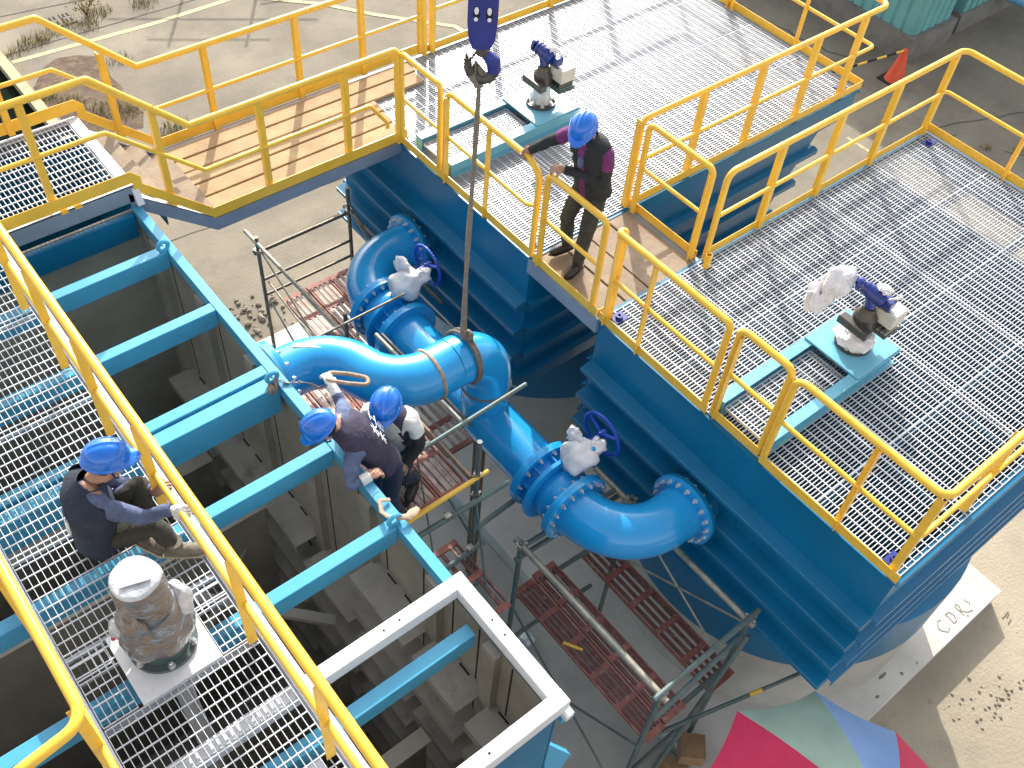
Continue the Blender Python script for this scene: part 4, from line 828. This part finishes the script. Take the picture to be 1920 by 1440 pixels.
tb('ledger', (2.36, 3.62, -.72), (3.5, 3.6, -.72), t); tb('ledger', (2.5, 3.62, -1.62), (3.3, 3.62, -1.55), t); tb('ledger', (2.36, 3.66, -2.4), (3.3, 3.66, -2.4), t); tb('ledger', (3.18, 3.66, -1.3), (3.9, 3.70, -1.3), t)
tb('brace', (3.20, 3.66, -1.45), (3.16, 5.0, -.6), t, .012); tb('brace', (3.2, 3.7, -.6), (3.0, 3.2, -1.5), t, .012); tb('rope', (2.72, 3.86, .04), (2.80, 3.50, -2.6), t, .007)
for p in ((3.20, 3.66, -.70), (2.86, 3.62, -.70), (3.2, 3.66, -.42), (3.14, 3.62, -1.5)): clamp(p, t, .03)
board('reddish steel board under the kneeling worker next to the left tank wall', 2.30, 3.70, -.56, 1.75, .27)
board('reddish steel board with a dark cable coil under the kneeling workers', 2.59, 3.70, -.555, 1.75, .27)
board('reddish steel board along the tan toe board of the workers platform', 2.875, 3.70, -.56, 1.75, .27)
board('shaded slotted board on the lower lift below the yellow edge', 2.62, 2.98, -1.60, .85, .50, 'shadeslat')
single('cable_coil', MB().tube([(2.58+.10*math.cos(a*.5)*(1+.3*math.sin(a)), 3.95+.12*math.sin(a*.5)*(1+.2*math.cos(a*1.3)), -.53+.012*math.sin(a*2)) for a in range(60)], .008, 6), M['black'], 'tangled dark cable lying on the boards beside the kneeling worker', 'cable', (2.58, 3.95, -.54))
single('rusty_pole', MB().cyl((4.02, 4.60, G+.06), (4.02, 4.60, -1.35), .065, 16), M['rustpole'], 'thick rusty brown pole standing on the floor under the long pipe', 'pole', (4.02, 4.6, G+.06))
single('steel_post', MB().cyl((3.86, 4.42, G+.06), (3.86, 4.42, -1.3), .03, 12).bar((3.9, 4.5, -3.5), (4.02, 4.55, -3.3), .02, .02), M['tube2'], 'thin grey steel post standing beside the rusty brown pole', 'post', (3.86, 4.42, G+.06))
single('waste_bag', crumple((3.98, 3.46, G+.13), .10, .09, .08, 8, .5), M['wraptop'], 'small clear plastic bag lying on the floor by the near scaffold', 'plastic bag', (3.98, 3.46, G+.06), None, True, 50)
for i, (x, y, s_, lab) in enumerate(((4.16, 1.34, .16, 'brown carton partly under the scaffold beside the umbrella'), (4.46, 1.36, .13, 'brown carton with an open dark top beside the umbrella'))):
    t = thing('carton', lab, 'carton', (x, y, PADZ), 'brown cartons on the floor')
    a = .5+i*.3; c_, s2 = math.cos(a)*s_, math.sin(a)*s_
    q = [(x-c_+s2, y-s2-c_), (x+c_+s2, y+s2-c_), (x+c_-s2, y+s2+c_), (x-c_-s2, y-s2+c_)]
    z0 = G+.06 if x < 4.42 else PADZ
    part('box', MB().hexa([(p[0], p[1], z0) for p in q]+[(p[0], p[1], z0+.2) for p in q]), M['crate'], t, False)
    part('flap', MB().hexa([(p[0]*.995+.02, p[1], z0+.205) for p in q]+[(p[0]*.995+.02, p[1], z0+.212) for p in q]), M['crate'], t, False)

# ================================================================== umbrella
ux, uy, uz = 4.36, -.44, -1.72
t = thing('parasol', 'large parasol with red, pale green and blue panels in the near right corner', 'parasol', (ux, uy, G))
cols = ['ub_red', 'ub_green', 'ub_blue', 'ub_red', 'ub_green', 'ub_blue', 'ub_red', 'ub_green']
half = [(3.12, .83, -1.98), (4.19, 1.09, -1.92), (5.09, .82, -2.27), (5.60, .11, -2.62)]; cc = Vector((4.33, -.43, -2.27))
rim = [Vector(p) for p in half]+[cc*2-Vector(p) for p in half]; ap = Vector((4.33, -.43, -1.74))
for k in range(8):
    b = MB(); nn = 8; V = []
    for i in range(nn+1):
        f = i/nn
        for j in range(nn+1):
            g = j/nn; e = rim[k].lerp(rim[(k+1) % 8], g); p = ap.lerp(e, f); bul = .14*math.sin(PI*f)*(1-.35*math.sin(PI*g)); sag = .07*f*f*math.sin(PI*g)
            q = p.lerp(ap, sag*.6); V.append((q.x, q.y, q.z+bul+.010*noise.noise(Vector((p.x*4, p.y*4, 0)))))
    Fc = [(i*(nn+1)+j, i*(nn+1)+j+1, (i+1)*(nn+1)+j+1, (i+1)*(nn+1)+j) for i in range(nn) for j in range(nn)]
    b.add(V, Fc); part('panel', b, M[cols[k]], t, True, 60)
    part('rib', MB().tube([ap.lerp(rim[k], f)+Vector((0, 0, .14*math.sin(PI*f)-.02)) for f in (0, .2, .4, .6, .8, 1)], .007, 6), M['tube'], t)
ux, uy, uz = ap
part('pole', MB().cyl((ux, uy, G), (ux, uy, uz+.08), .022, 12), M['tube'], t)

# ================================================================== background: cone, building, frame
t = thing('traffic_cone', 'orange traffic cone holding one end of a striped bar', 'traffic cone', (17.36, 8.28, G))
part('cone_body', MB().lathe([(.20, .03), (.185, .05), (.05, .66), (.04, .68), (.001, .68)], (17.36, 8.28, G), (0, 0, 1), 24), M['cone'], t)
part('base', MB().box(17.12, 17.60, 8.04, 8.52, G, G+.03), M['black'], t, False)
t = thing('barrier_bar', 'black and yellow striped bar reaching to the orange cone', 'barrier bar', (16, 8.5, G))
A, Bq = Vector((15.2, 9.2, G+.15)), Vector((17.36, 8.28, G+.66))
for k in range(12): part('stripe', MB().cyl(A.lerp(Bq, k/12), A.lerp(Bq, (k+1)/12), .022, 10), M['black' if k % 2 == 0 else 'yellow'], t)
t = thing('teal_building', 'teal corrugated metal shed on a concrete plinth behind the cone', 'building', (18.8, 11, G))
part('plinth', MB().box(18.03, 19.55, 8.52, 14.5, G, G+.52), M['plinth'], t, False)
hb = 2.15
part('wall', MB().box(18.16, 19.45, 8.66, 14.4, G+.52, G+hb), M['teal'], t, False)
for k in range(23): part('wall_panel', MB().prism([(18.16, 8.66+k*.25+.015, 0), (18.125, 8.66+k*.25+.04, 0), (18.125, 8.66+k*.25+.20, 0), (18.16, 8.66+k*.25+.225, 0)], (0, 0, hb-.53)), M['teal'], t, False)
for o in list(t.children):
    if o.name.startswith('wall_panel'): o.location.z += G+.52
for k in range(5): 
    o = part('wall_panel', MB().prism([(18.16+k*.25+.03, 8.66, 0), (18.16+k*.25+.06, 8.625, 0), (18.16+k*.25+.20, 8.625, 0), (18.16+k*.25+.23, 8.66, 0)], (0, 0, hb-.53)), M['teal'], t, False); o.location.z += G+.52
part('roof', MB().box(18.0, 19.6, 8.5, 14.5, G+hb, G+hb+.06), M['teal'], t, False)
t = thing('teal_building', 'taller teal metal building at the top right edge', 'building', (23, 11, G))
part('wall', MB().box(19.95, 30, 8.7, 16, G+.42, G+4.6), M['teal'], t, False); part('plinth', MB().box(19.9, 30, 8.62, 16, G, G+.42), M['plinth'], t, False)
for k in range(14): part('wall_panel', MB().box(19.97+k*.25, 20.17+k*.25, 8.665, 8.6995, G+.43, G+4.5), M['teal'], t, False)
part('roof', MB().box(19.8, 30, 8.5, 16, G+4.6, G+4.7), M['teal'], t, False)
single('blue_pipe', MB().tube([(21.2, 9.0, G+.55), (21.45, 8.3, G+.5), (21.6, 7.0, G+.45), (22.4, 4.5, G+.42)], .14, 20), M['lblue'], 'light blue pipe along the ground in the top right corner', 'pipe', (21.5, 8, G))
t = thing('pipe_rack', 'bare tube rack standing on the yard whose shadow crosses the yellow line', 'rack', (10.5, 20.5, G))
for x, y, h in ((10.4, 20.13, 3.15), (9.2, 20.9, 3.15)): part('upright', MB().cyl((x, y, G), (x, y, G+h), .03, 8), M['tube'], t)
for z, e in ((2.55, .9), (2.05, .6), (3.0, .3)): part('cross_tube', MB().cyl((10.4+1.2*e, 20.13-.77*e, G+z), (9.2-1.2*e, 20.9+.77*e, G+z), .022, 8), M['tube'], t)
part('cross_tube', MB().cyl((10.6, 20.2, G+2.3), (13.0, 19.8, G+2.5), .022, 8), M['tube'], t)
t = thing('sapling', 'small bare shrub with dry leaves beside the drain cover', 'plant', (5.45, 18.6, G))
b = MB()
for k in range(9):
    a = k*.8; b.tube([(5.45, 18.6, G), (5.45+.12*math.cos(a), 18.6+.12*math.sin(a), G+.25), (5.45+.28*math.cos(a+.3), 18.6+.28*math.sin(a+.3), G+.42)], [.010, .007, .003], 5)
part('branches', b, M['rustpole'], t)
b = MB()
for k in range(140):
    a = random.random()*6.28; q = .05+.28*random.random(); z = .1+.36*random.random(); p = Vector((5.45+q*math.cos(a), 18.6+q*math.sin(a), G+z)); u = Vector((random.random()-.5, random.random()-.5, random.random()-.5)).normalized()*.03; v = u.orthogonal().normalized()*.014
    b.add([p-u, p+v, p+u, p-v], [(0, 1, 2, 3)])
part('leaves', b, M['grass'], t, False, kind='stuff')

# ================================================================== people
def V3(p): return Vector(p)
def hand(parent, c, d, n, m, curl=55, side=1, size=1.0):   # c palm centre, d towards the fingers, n palm normal (towards what is held)
    c = V3(c); d = V3(d).normalized(); n = V3(n); n = (n-d*n.dot(d)).normalized(); s_ = d.cross(n)*side; k = size
    rot = Matrix((s_, d, n)).transposed(); b = MB(); b.ell(c, .040*k, .050*k, .018*k, rot, 14, 10)
    for i, (o, L_) in enumerate(((-.029, .060), (-.010, .072), (.010, .068), (.028, .052))):
        p = c+d*.034*k+s_*o*k; P = [c+s_*o*.6*k, p]; a = 8
        for q in (.45, .32, .26):
            a += curl*(.7 if q == .45 else 1); v = d*math.cos(R_(a))+n*math.sin(R_(a)); p = p+v*L_*q*1.2*k; P.append(p)
        b.tube(P, [.010*k, .0105*k, .0098*k, .009*k, .0075*k], 8)
    p = c-d*.022*k-s_*.034*k; P = [p]
    for a, l in ((30, .030), (50, .028), (80, .022)):
        v = (d*math.cos(R_(a))-s_*.55*math.cos(R_(a))+n*math.sin(R_(a))).normalized(); p = p+v*l*k; P.append(p)
    b.tube(P, [.013*k, .0125*k, .011*k, .008*k], 8)
    return part('hand', b, m, parent, True, 70)

def helmet(par, c, up, fwd, m, k=1.0, logo=False):
    c = V3(c); up = V3(up).normalized(); fw = V3(fwd); fw = (fw-up*fw.dot(up)).normalized(); rt = fw.cross(up)
    nu, nv = 40, 12; b = MB(); V = []
    for i in range(nv+1):
        t = PI/2*i/nv
        for j in range(nu):
            a = 2*PI*j/nu; x = math.cos(a); y = math.sin(a)       # x forward, y right
            r = math.cos(t); bump = 0
            for yy in (-.32, 0, .32):
                if abs(y*r-yy) < .10 and t > .35 and abs(x*r) < .86: bump = .05*(1-abs(y*r-yy)/.10)
            px = x*r*.140*k*(1+bump*.4); py = y*r*.112*k; pz = math.sin(t)**.85*.128*k*(1+bump)
            V.append(c+fw*px+rt*py+up*pz)
    Fc = [(i*nu+j, i*nu+(j+1) % nu, (i+1)*nu+(j+1) % nu, (i+1)*nu+j) for i in range(nv) for j in range(nu)]
    b.add(V, Fc)
    # brim with peak
    o = []; 
    for lay, (ex, dz) in enumerate(((0, .004), (1, -.006), (1, -.013), (0, -.008))):
        for j in range(nu):
            a = 2*PI*j/nu; x = math.cos(a); y = math.sin(a); pk = max(0, x)**2.2
            px = x*(.138+ex*(.012+.046*pk))*k; py = y*(.110+ex*.012)*k; o.append(c+fw*px+rt*py+up*((dz-.016*pk*ex)*k))
    b.add(o, [(l*nu+j, l*nu+(j+1) % nu, (l+1)*nu+(j+1) % nu, (l+1)*nu+j) for l in range(3) for j in range(nu)])
    h = part('helmet', b, m, par, True, 50)
    part('chin_strap', MB().tube([c+rt*.105*k+up*-.01+fw*.02, c+rt*.085*k-up*.10*k+fw*.035*k, c+rt*.02*k-up*.185*k+fw*.055*k, c-rt*.02*k-up*.185*k+fw*.055*k, c-rt*.085*k-up*.10*k+fw*.035*k, c-rt*.105*k+up*-.01+fw*.02], .006, 6), M['black'], h)
    if logo:
        for i in range(5):
            a = 2.0+i*.17; x, y = math.cos(a), math.sin(a); r = .80; p = c+fw*x*r*.143*k+rt*y*r*.115*k+up*(.6**.85*.130*k); nn = (fw*x/.14+rt*y/.112+up*.6/.128).normalized(); tg = nn.cross(up).normalized(); u2 = nn.cross(tg)
            q = MB(); w_ = .0055; hh = .010
            q.hexa([p-tg*w_-u2*hh, p+tg*w_-u2*hh, p+tg*w_+u2*hh*(.4 if i % 2 else 1), p-tg*w_+u2*hh, p-tg*w_-u2*hh+nn*.003, p+tg*w_-u2*hh+nn*.003, p+tg*w_+u2*hh*(.4 if i % 2 else 1)+nn*.003, p-tg*w_+u2*hh+nn*.003]); part('print', q, M['print'], h, False)
    return h

def person(label, J, F, HF, HU, cfg):
    """J joints, F facing of the chest, HF and HU where the head faces and its up"""
    J = {k: V3(v) for k, v in J.items()}; base = cfg['base']; t = thing('person', label, 'person', base)
    names = ['pel', 'waist', 'chest', 'neck', 'chin', 'crown', 'rsh', 'rel', 'rwr', 'lsh', 'lel', 'lwr', 'rhip', 'rkn', 'ran', 'lhip', 'lkn', 'lan']
    HFv = V3(HF).normalized(); HUv = V3(HU).normalized(); HFv = (HFv-HUv*HFv.dot(HUv)).normalized()
    J['waist'] = J['pel'].lerp(J['chest'], .45); J['chin'] = J['head']-HUv*.055+HFv*.012; J['crown'] = J['head']+HUv*.055
    rad = dict(pel=.115, waist=.118, chest=.12, neck=.058, chin=.078, crown=.088, rsh=.070, rel=.054, rwr=.040, lsh=.070, lel=.054, lwr=.040, rhip=.096, rkn=.074, ran=.058, lhip=.096, lkn=.074, lan=.058)
    rad.update(cfg.get('rad', {}))
    E = [('pel', 'waist'), ('waist', 'chest'), ('chest', 'neck'), ('neck', 'chin'), ('chin', 'crown'), ('chest', 'rsh'), ('rsh', 'rel'), ('rel', 'rwr'), ('chest', 'lsh'), ('lsh', 'lel'), ('lel', 'lwr'), ('pel', 'rhip'), ('rhip', 'rkn'), ('rkn', 'ran'), ('pel', 'lhip'), ('lhip', 'lkn'), ('lkn', 'lan')]
    bm = bmesh.new(); sk = bm.verts.layers.skin.verify(); vv = {}
    for n_ in names:
        v = bm.verts.new(J[n_]-V3(base)); v[sk].radius = (rad[n_], rad[n_]); v[sk].use_root = (n_ == 'pel'); vv[n_] = v
    for a, c in E:
        A, B_ = vv[a], vv[c]
        if c in ('rel', 'rwr', 'lel', 'lwr', 'rkn', 'ran', 'lkn', 'lan'):       # a middle vertex so that limbs taper and swell
            mv = bm.verts.new((A.co+B_.co)/2); r_ = (rad[a]+rad[c])/2*1.04; mv[sk].radius = (r_, r_); bm.edges.new((A, mv)); bm.edges.new((mv, B_))
        else: bm.edges.new((A, B_))
    me = bpy.data.meshes.new('body'); bm.to_mesh(me); bm.free()
    o = bpy.data.objects.new('body', me); COL.objects.link(o); md = o.modifiers.new('skin', 'SKIN'); md.use_smooth_shade = True; sb = o.modifiers.new('sub', 'SUBSURF'); sb.levels = 2; sb.render_levels = 2
    dg = bpy.context.evaluated_depsgraph_get(); me2 = bpy.data.meshes.new_from_object(o.evaluated_get(dg)); o.modifiers.clear(); o.data = me2; me2.name = 'body'
    o.parent = t; ROOT[o.name] = V3(base)
    ml = cfg['mats']; keys = ['skin', 'top', 'sleeve', 'trouser']; me2.materials.clear()
    for k in keys: me2.materials.append(M[ml[k]])
    segs = [(J['chin'], J['crown'], 0), (J['neck'], J['chin'], 0), (J['pel'], J['chest'], 1), (J['chest'], J['neck'].lerp(J['chest'], .05), 1), (J['chest'], J['rsh'], 1), (J['chest'], J['lsh'], 1), (J['pel'], J['rhip'], 3), (J['pel'], J['lhip'], 3), (J['rhip'], J['rkn'], 3), (J['rkn'], J['ran'], 3), (J['lhip'], J['lkn'], 3), (J['lkn'], J['lan'], 3)]
    for s_ in 'rl':
        ca = J[s_+'sh'].lerp(J[s_+'el'], cfg.get('cut', 0)); segs += [(J[s_+'sh'], ca, 1), (ca, J[s_+'el'], 2), (J[s_+'el'], J[s_+'wr'], 2)]
    bo = V3(base)
    for p in me2.polygons:
        c = p.center+bo; best = 1e9
        for a, q, mi in segs:
            d = q-a; L2 = d.length_squared; u = max(0, min(1, (c-a).dot(d)/L2)) if L2 > 1e-9 else 0; ds = (c-a-d*u).length
            if ds < best: best = ds; k = mi
        p.material_index = k; p.use_smooth = True
    for v in me2.vertices:      # cloth folds
        n_ = noise.noise((v.co+bo)*13); v.co += v.normal*n_*.011*(0 if (v.co+bo-J['head']).length < .15 else 1)
    # vest: a shell round the torso
    Fv = V3(F).normalized(); up = (J['chest']-J['pel']).normalized(); Fv = (Fv-up*Fv.dot(up)).normalized(); Rt = Fv.cross(up)
    shR = (J['rsh']-J['lsh']); shR = (shR-up*shR.dot(up)).normalized()
    rings = [(J['pel']-up*.07, .190, .145), (J['pel']+up*.06, .182, .140), (J['waist']+up*.02, .178, .138), (J['chest']-up*.08, .196, .146), (J['chest']+up*.03, .205, .142), (J['chest']+up*.10, .185, .118), (J['neck']-up*.005, .105, .085), (J['neck']+up*.03, .082, .078)]
    nu = 36; V = []
    for i, (c, rx_, ry_) in enumerate(rings):
        f = i/(len(rings)-1); rr = Rt.lerp(shR, min(1, f*1.4)).normalized(); ff = up.cross(rr).normalized(); ff = ff if ff.dot(Fv) > 0 else -ff
        for j in range(nu):
            a = 2*PI*j/nu; p = c+rr*math.cos(a)*rx_*cfg.get('vs', 1)+ff*math.sin(a)*ry_*cfg.get('vs', 1); p += (rr*math.cos(a)+ff*math.sin(a))*.014*noise.noise(p*11+V3((3, 1, 0))); V.append(p)
    Fc = [(i*nu+j, i*nu+(j+1) % nu, (i+1)*nu+(j+1) % nu, (i+1)*nu+j) for i in range(len(rings)-1) for j in range(nu)]
    vb = MB(); vb.add(V, Fc); vb.mi = []
    opn = cfg.get('open', 0)
    for (a, b_, c, d) in Fc:
        j = a % nu; i = a//nu; ang = (j+.5)/nu*2*PI; w_ = abs(ang-PI/2); vb.mi.append(1 if (opn and w_ < opn*(.35+.1*i)) or i >= 6 and cfg.get('collar') else 0)
    vest = part('vest', vb, [M[ml['vest']], M[ml['top']]], t, True, 70)
    if cfg.get('badge'):
        p = J['chest']+Fv*.155+Rt*.09; vest_b = MB(); vest_b.ell(p, .018, .018, .022, None, 8, 6); part('badge', vest_b, M['print'], vest)
        p = J['chest']+Fv*.150-Rt*.01-up*.03; q = MB(); q.ell(p, .03, .03, .06, None, 10, 8, .2, 3); part('shirt_pocket', q, M['shirt'], vest)
    # head details
    hc = J['head']; HR = HFv.cross(HUv)
    part('nose', MB().ell(hc+HFv*.092-HUv*.02, .014, .014, .020, None, 8, 6), M['skin'], t)
    for s_ in (-1, 1):
        part('ear', MB().ell(hc+HR*s_*.088-HUv*.015, .012, .020, .028, None, 8, 6), M['skin'], t)
        part('eye', MB().ell(hc+HFv*.082+HR*s_*.030+HUv*.012, .010, .010, .007, None, 8, 6), M['hair'], t)
    part('mouth', MB().tube([hc+HFv*.084-HUv*.062+HR*.022, hc+HFv*.090-HUv*.062, hc+HFv*.084-HUv*.062-HR*.022], .005, 6), M['ub_red'] if 0 else M['skin'], t)
    part('hair', MB().ell(hc-HFv*.018+HUv*.012, .094, .094, .090, None, 18, 12), M['hair'], t)
    part('jaw', MB().ell(hc+HFv*.030-HUv*.055, .060, .060, .052, None, 14, 10), M['skin'], t)
    helmet(t, hc+HUv*.040-HFv*.004, HUv+HFv*cfg.get('tip', 0), HFv, M['helmet'], 1.0, cfg.get('logo'))
    # boots
    for s_ in 'rl':
        a = J[s_+'an']; td = V3(cfg['toe'][s_]).normalized(); dn = V3(cfg.get('down', {}).get(s_, (0, 0, -1))).normalized(); sole = a+dn*.075
        b = MB(); b.tube([sole-td*.075-dn*.03, sole-td*.03-dn*.035, sole+td*.06-dn*.033, sole+td*.14-dn*.022, sole+td*.185-dn*.018], [.030, .042, .046, .044, .022], 14, flat=.85)
        b.tube([a-dn*.06, a+dn*.03], [.056, .050], 14); part('boot', b, M[cfg.get('boot', 'boot')], t, True, 60)
        sb_ = MB(); sw = td.cross(dn).normalized()
        sb_.prism([sole-td*.085+sw*.03, sole+td*.03+sw*.045, sole+td*.15+sw*.045, sole+td*.205, sole+td*.15-sw*.045, sole+td*.03-sw*.045, sole-td*.085-sw*.03], dn*.014); part('boot_sole', sb_, M['sole' if cfg.get('boot') else 'boot'], t, False)
    for s_ in 'rl':
        hd = cfg['hand'][s_]; hand(t, hd[0], hd[1], hd[2], M[hd[3]], hd[4], 1 if s_ == 'r' else -1, 1.08)
        w0 = J[s_+'wr']; part('cuff', MB().tube([w0+(J[s_+'el']-w0).normalized()*.05, w0+(V3(hd[0])-w0)*.45], [rad[s_+'wr']*1.10, rad[s_+'wr']*1.02], 14), M[ml.get('cuff', ml['sleeve'])], t)
        part('wrist', MB().tube([w0, V3(hd[0])], [.030, .026], 10), M[hd[3]], t)
    return t, vest, dict(J=J, up=up, F=Fv, R=Rt)

def glyph(parent, txt, size, c, right, up_, out, m):
    cu = bpy.data.curves.new('lettering', 'FONT'); cu.body = txt; cu.size = size; cu.extrude = .0015; cu.align_x = 'CENTER'; cu.align_y = 'CENTER'
    o = bpy.data.objects.new('lettering', cu); COL.objects.link(o); dg = bpy.context.evaluated_depsgraph_get(); me = bpy.data.meshes.new_from_object(o.evaluated_get(dg)); bpy.data.objects.remove(o)
    me.materials.clear(); me.materials.append(m); r = V3(right).normalized(); n = V3(out).normalized(); u = n.cross(r).normalized(); mt = Matrix((r, u, n)).transposed().to_4x4(); mt.translation = V3(c)-orig(parent); me.transform(mt)
    q = bpy.data.objects.new('lettering', me); COL.objects.link(q); q.parent = parent; ROOT[q.name] = orig(parent); return q

# the worker standing at the deck railing
person('person in dark vest and blue helmet standing on the plank bridge holding the railing',
       dict(pel=(5.34, 4.84, .92), chest=(5.25, 4.84, 1.33), neck=(5.20, 4.85, 1.47), head=(5.11, 4.83, 1.59), rsh=(5.21, 5.03, 1.41), rel=(5.09, 5.21, 1.24), rwr=(5.00, 5.31, 1.13), lsh=(5.27, 4.66, 1.39), lel=(5.28, 4.64, 1.11), lwr=(5.08, 4.90, 1.13), rhip=(5.34, 4.94, .88), rkn=(5.21, 4.97, .49), ran=(5.29, 5.00, .12), lhip=(5.34, 4.75, .88), lkn=(5.24, 4.73, .47), lan=(5.22, 4.76, .085)),
       (-1, -.12, 0), (-.80, -.35, -.35), (-.42, -.12, .9),
       dict(base=(5.25, 4.85, 0), mats=dict(skin='skin', top='purple', sleeve='black', trouser='olive', vest='black'), cut=.55, open=.34, badge=1, vs=1.0, logo=True, toe=dict(r=(-1, .15, 0), l=(-1, -.25, 0)),
            hand=dict(r=((4.98, 5.335, 1.115), (-.25, .35, -.6), (-.6, 0, -.6), 'skin', 55), l=((5.02, 4.97, 1.14), (-.7, .6, -.1), (0, .2, -1), 'skin', 45))))
# the worker sitting on the walkway
t, vest, K = person('person in navy vest and blue helmet sitting on the walkway beside the wrapped motor',
       dict(pel=(.38, 4.08, .90), chest=(.40, 4.03, 1.27), neck=(.46, 4.03, 1.43), head=(.59, 4.03, 1.53), rsh=(.45, 3.87, 1.34), rel=(.63, 3.81, 1.14), rwr=(.77, 3.73, 1.22), lsh=(.45, 4.20, 1.34), lel=(.60, 4.22, 1.10), lwr=(.75, 4.05, 1.05), rhip=(.42, 3.98, .88), rkn=(.67, 3.80, 1.04), ran=(.72, 3.70, .86), lhip=(.42, 4.16, .88), lkn=(.74, 4.08, 1.13), lan=(.60, 3.93, .84)),
       (1, -.2, 0), (.95, -.35, -.12), (.1, 0, 1),
       dict(base=(.42, 4.0, ZL), mats=dict(skin='skin', top='shirt', sleeve='shirt', trouser='olive', vest='navy'), boot='shoe', toe=dict(r=(.9, -.5, -.1), l=(.45, -.85, -.1)), down=dict(l=(-.3, -.5, -.8)), tip=.05,
            hand=dict(r=((.80, 3.66, 1.25), (.25, -.3, .1), (.6, 0, -.5), 'glove', 60), l=((.79, 3.98, 1.10), (.5, -.3, .4), (.5, 0, -.3), 'skin', 50))))
for k, (q, z) in enumerate(((.10, .00), (.05, -.09))):
    p = K['J']['chest']-K['F']*.150+K['R']*q*.6+K['up']*(z-.05); part('print', MB().tube([p, p+K['R']*.035+K['up']*.03, p+K['R']*.06-K['up']*.02], .011, 6), M['print'], vest)
glyph(vest, '水', .12, K['J']['chest']-K['F']*.158+K['R']*.05-K['up']*.02, K['R'], K['up'], -K['F'], M['print'])
# the worker leaning over the rim
t, vest, K = person('person in navy vest with white back lettering leaning over the left tank rim',
       dict(pel=(2.34, 3.80, .40), chest=(2.20, 3.90, .68), neck=(2.09, 3.96, .77), head=(2.00, 4.00, .80), rsh=(2.22, 4.06, .74), rel=(2.30, 4.24, .60), rwr=(2.31, 4.36, .66), lsh=(2.10, 3.78, .64), lel=(1.97, 3.62, .52), lwr=(2.10, 3.60, .56), rhip=(2.42, 3.88, .30), rkn=(2.38, 3.96, -.12), ran=(2.45, 4.02, -.46), lhip=(2.40, 3.72, .30), lkn=(2.36, 3.72, -.10), lan=(2.46, 3.74, -.46)),
       (-.75, .25, -.6), (-.8, .25, -.5), (-.55, .2, .8),
       dict(base=(2.4, 3.85, -.55), mats=dict(skin='skin', top='shirt', sleeve='shirt', trouser='navy', vest='purplenavy', cuff='white'), vs=.88, toe=dict(r=(-1, .1, 0), l=(-1, -.1, 0)), tip=.0,
            hand=dict(r=((2.32, 4.43, .69), (.1, .8, .2), (-.2, 0, -1), 'glove', 40), l=((2.16, 3.60, .555), (.9, .05, -.2), (0, 0, -1), 'skin', 35))))
bk = -K['F']; rt = -K['R']
pc = K['J']['chest']+bk*.158
for txt, du, dv in (('台', .055, .055), ('水', .055, -.075), ('自', -.055, .055), ('來', -.055, -.075)) if 0 else (('水', .045, .045), ('工', -.045, .045)):
    pass
dwn = (K['J']['pel']-K['J']['chest']).normalized(); rr_ = K['R']
glyph(vest, '水', .115, pc-rr_*.055+dwn*.02, K['R']*-1*-1, K['up'], bk, M['print'])
glyph(vest, '工', .115, pc+rr_*.060+dwn*.02, K['R'], K['up'], bk, M['print'])
glyph(vest, '台', .10, pc+rr_*.060+dwn*.13+bk*-.004, K['R'], K['up'], bk, M['print'])
glyph(vest, '木', .10, pc-rr_*.055+dwn*.13+bk*-.004, K['R'], K['up'], bk, M['print'])
# the worker crouching behind him
person('person in white shirt and open vest crouching beside the S shaped pipe',
       dict(pel=(2.74, 4.10, .00), chest=(2.63, 4.08, .34), neck=(2.575, 4.05, .49), head=(2.55, 4.02, .62), rsh=(2.50, 4.22, .43), rel=(2.44, 4.20, .19), rwr=(2.50, 4.03, .12), lsh=(2.72, 3.91, .42), lel=(2.74, 3.84, .18), lwr=(2.62, 3.83, .08), rhip=(2.68, 4.18, -.03), rkn=(2.52, 4.10, -.22), ran=(2.66, 4.14, -.46), lhip=(2.78, 4.02, -.03), lkn=(2.60, 3.92, -.20), lan=(2.76, 3.96, -.46)),
       (-.62, -.75, 0), (-.75, -.55, -.4), (-.18, -.3, .93),
       dict(base=(2.68, 4.1, -.55), mats=dict(skin='skin', top='white', sleeve='black', trouser='navy', vest='purplenavy'), cut=.55, open=.9, vs=.92, toe=dict(r=(-.8, -.6, 0), l=(-.8, -.6, 0)), tip=.0,
            hand=dict(r=((2.53, 3.95, .10), (.3, -.9, -.1), (.3, 0, -.6), 'skin', 50), l=((2.55, 3.83, .05), (-.9, -.1, -.3), (0, .3, -.6), 'skin', 50))))
# wire sling loop held by the glove
lp = [(2.30, 4.44, .70), (2.37, 4.52, .66), (2.50, 4.45, .62), (2.60, 4.33, .62), (2.56, 4.27, .62), (2.44, 4.33, .66), (2.33, 4.40, .70)]
single('wire_sling', MB().tube(fillet(lp+[lp[0]], .05, 5), .017, 10), M['rag'], 'stiff loop of wire sling in the white gloved hand above the S shaped pipe', 'sling loop', (2.4, 4.4, .65))
single('water_bottle', MB().lathe([(.03, 0), (.032, .12), (.012, .16), (.012, .18)], (2.66, 3.93, -.30), (.3, .1, 1), 14), M['wraptop'], 'small clear bottle beside the crouching worker in the white shirt', 'bottle', (2.66, 3.93, -.3))
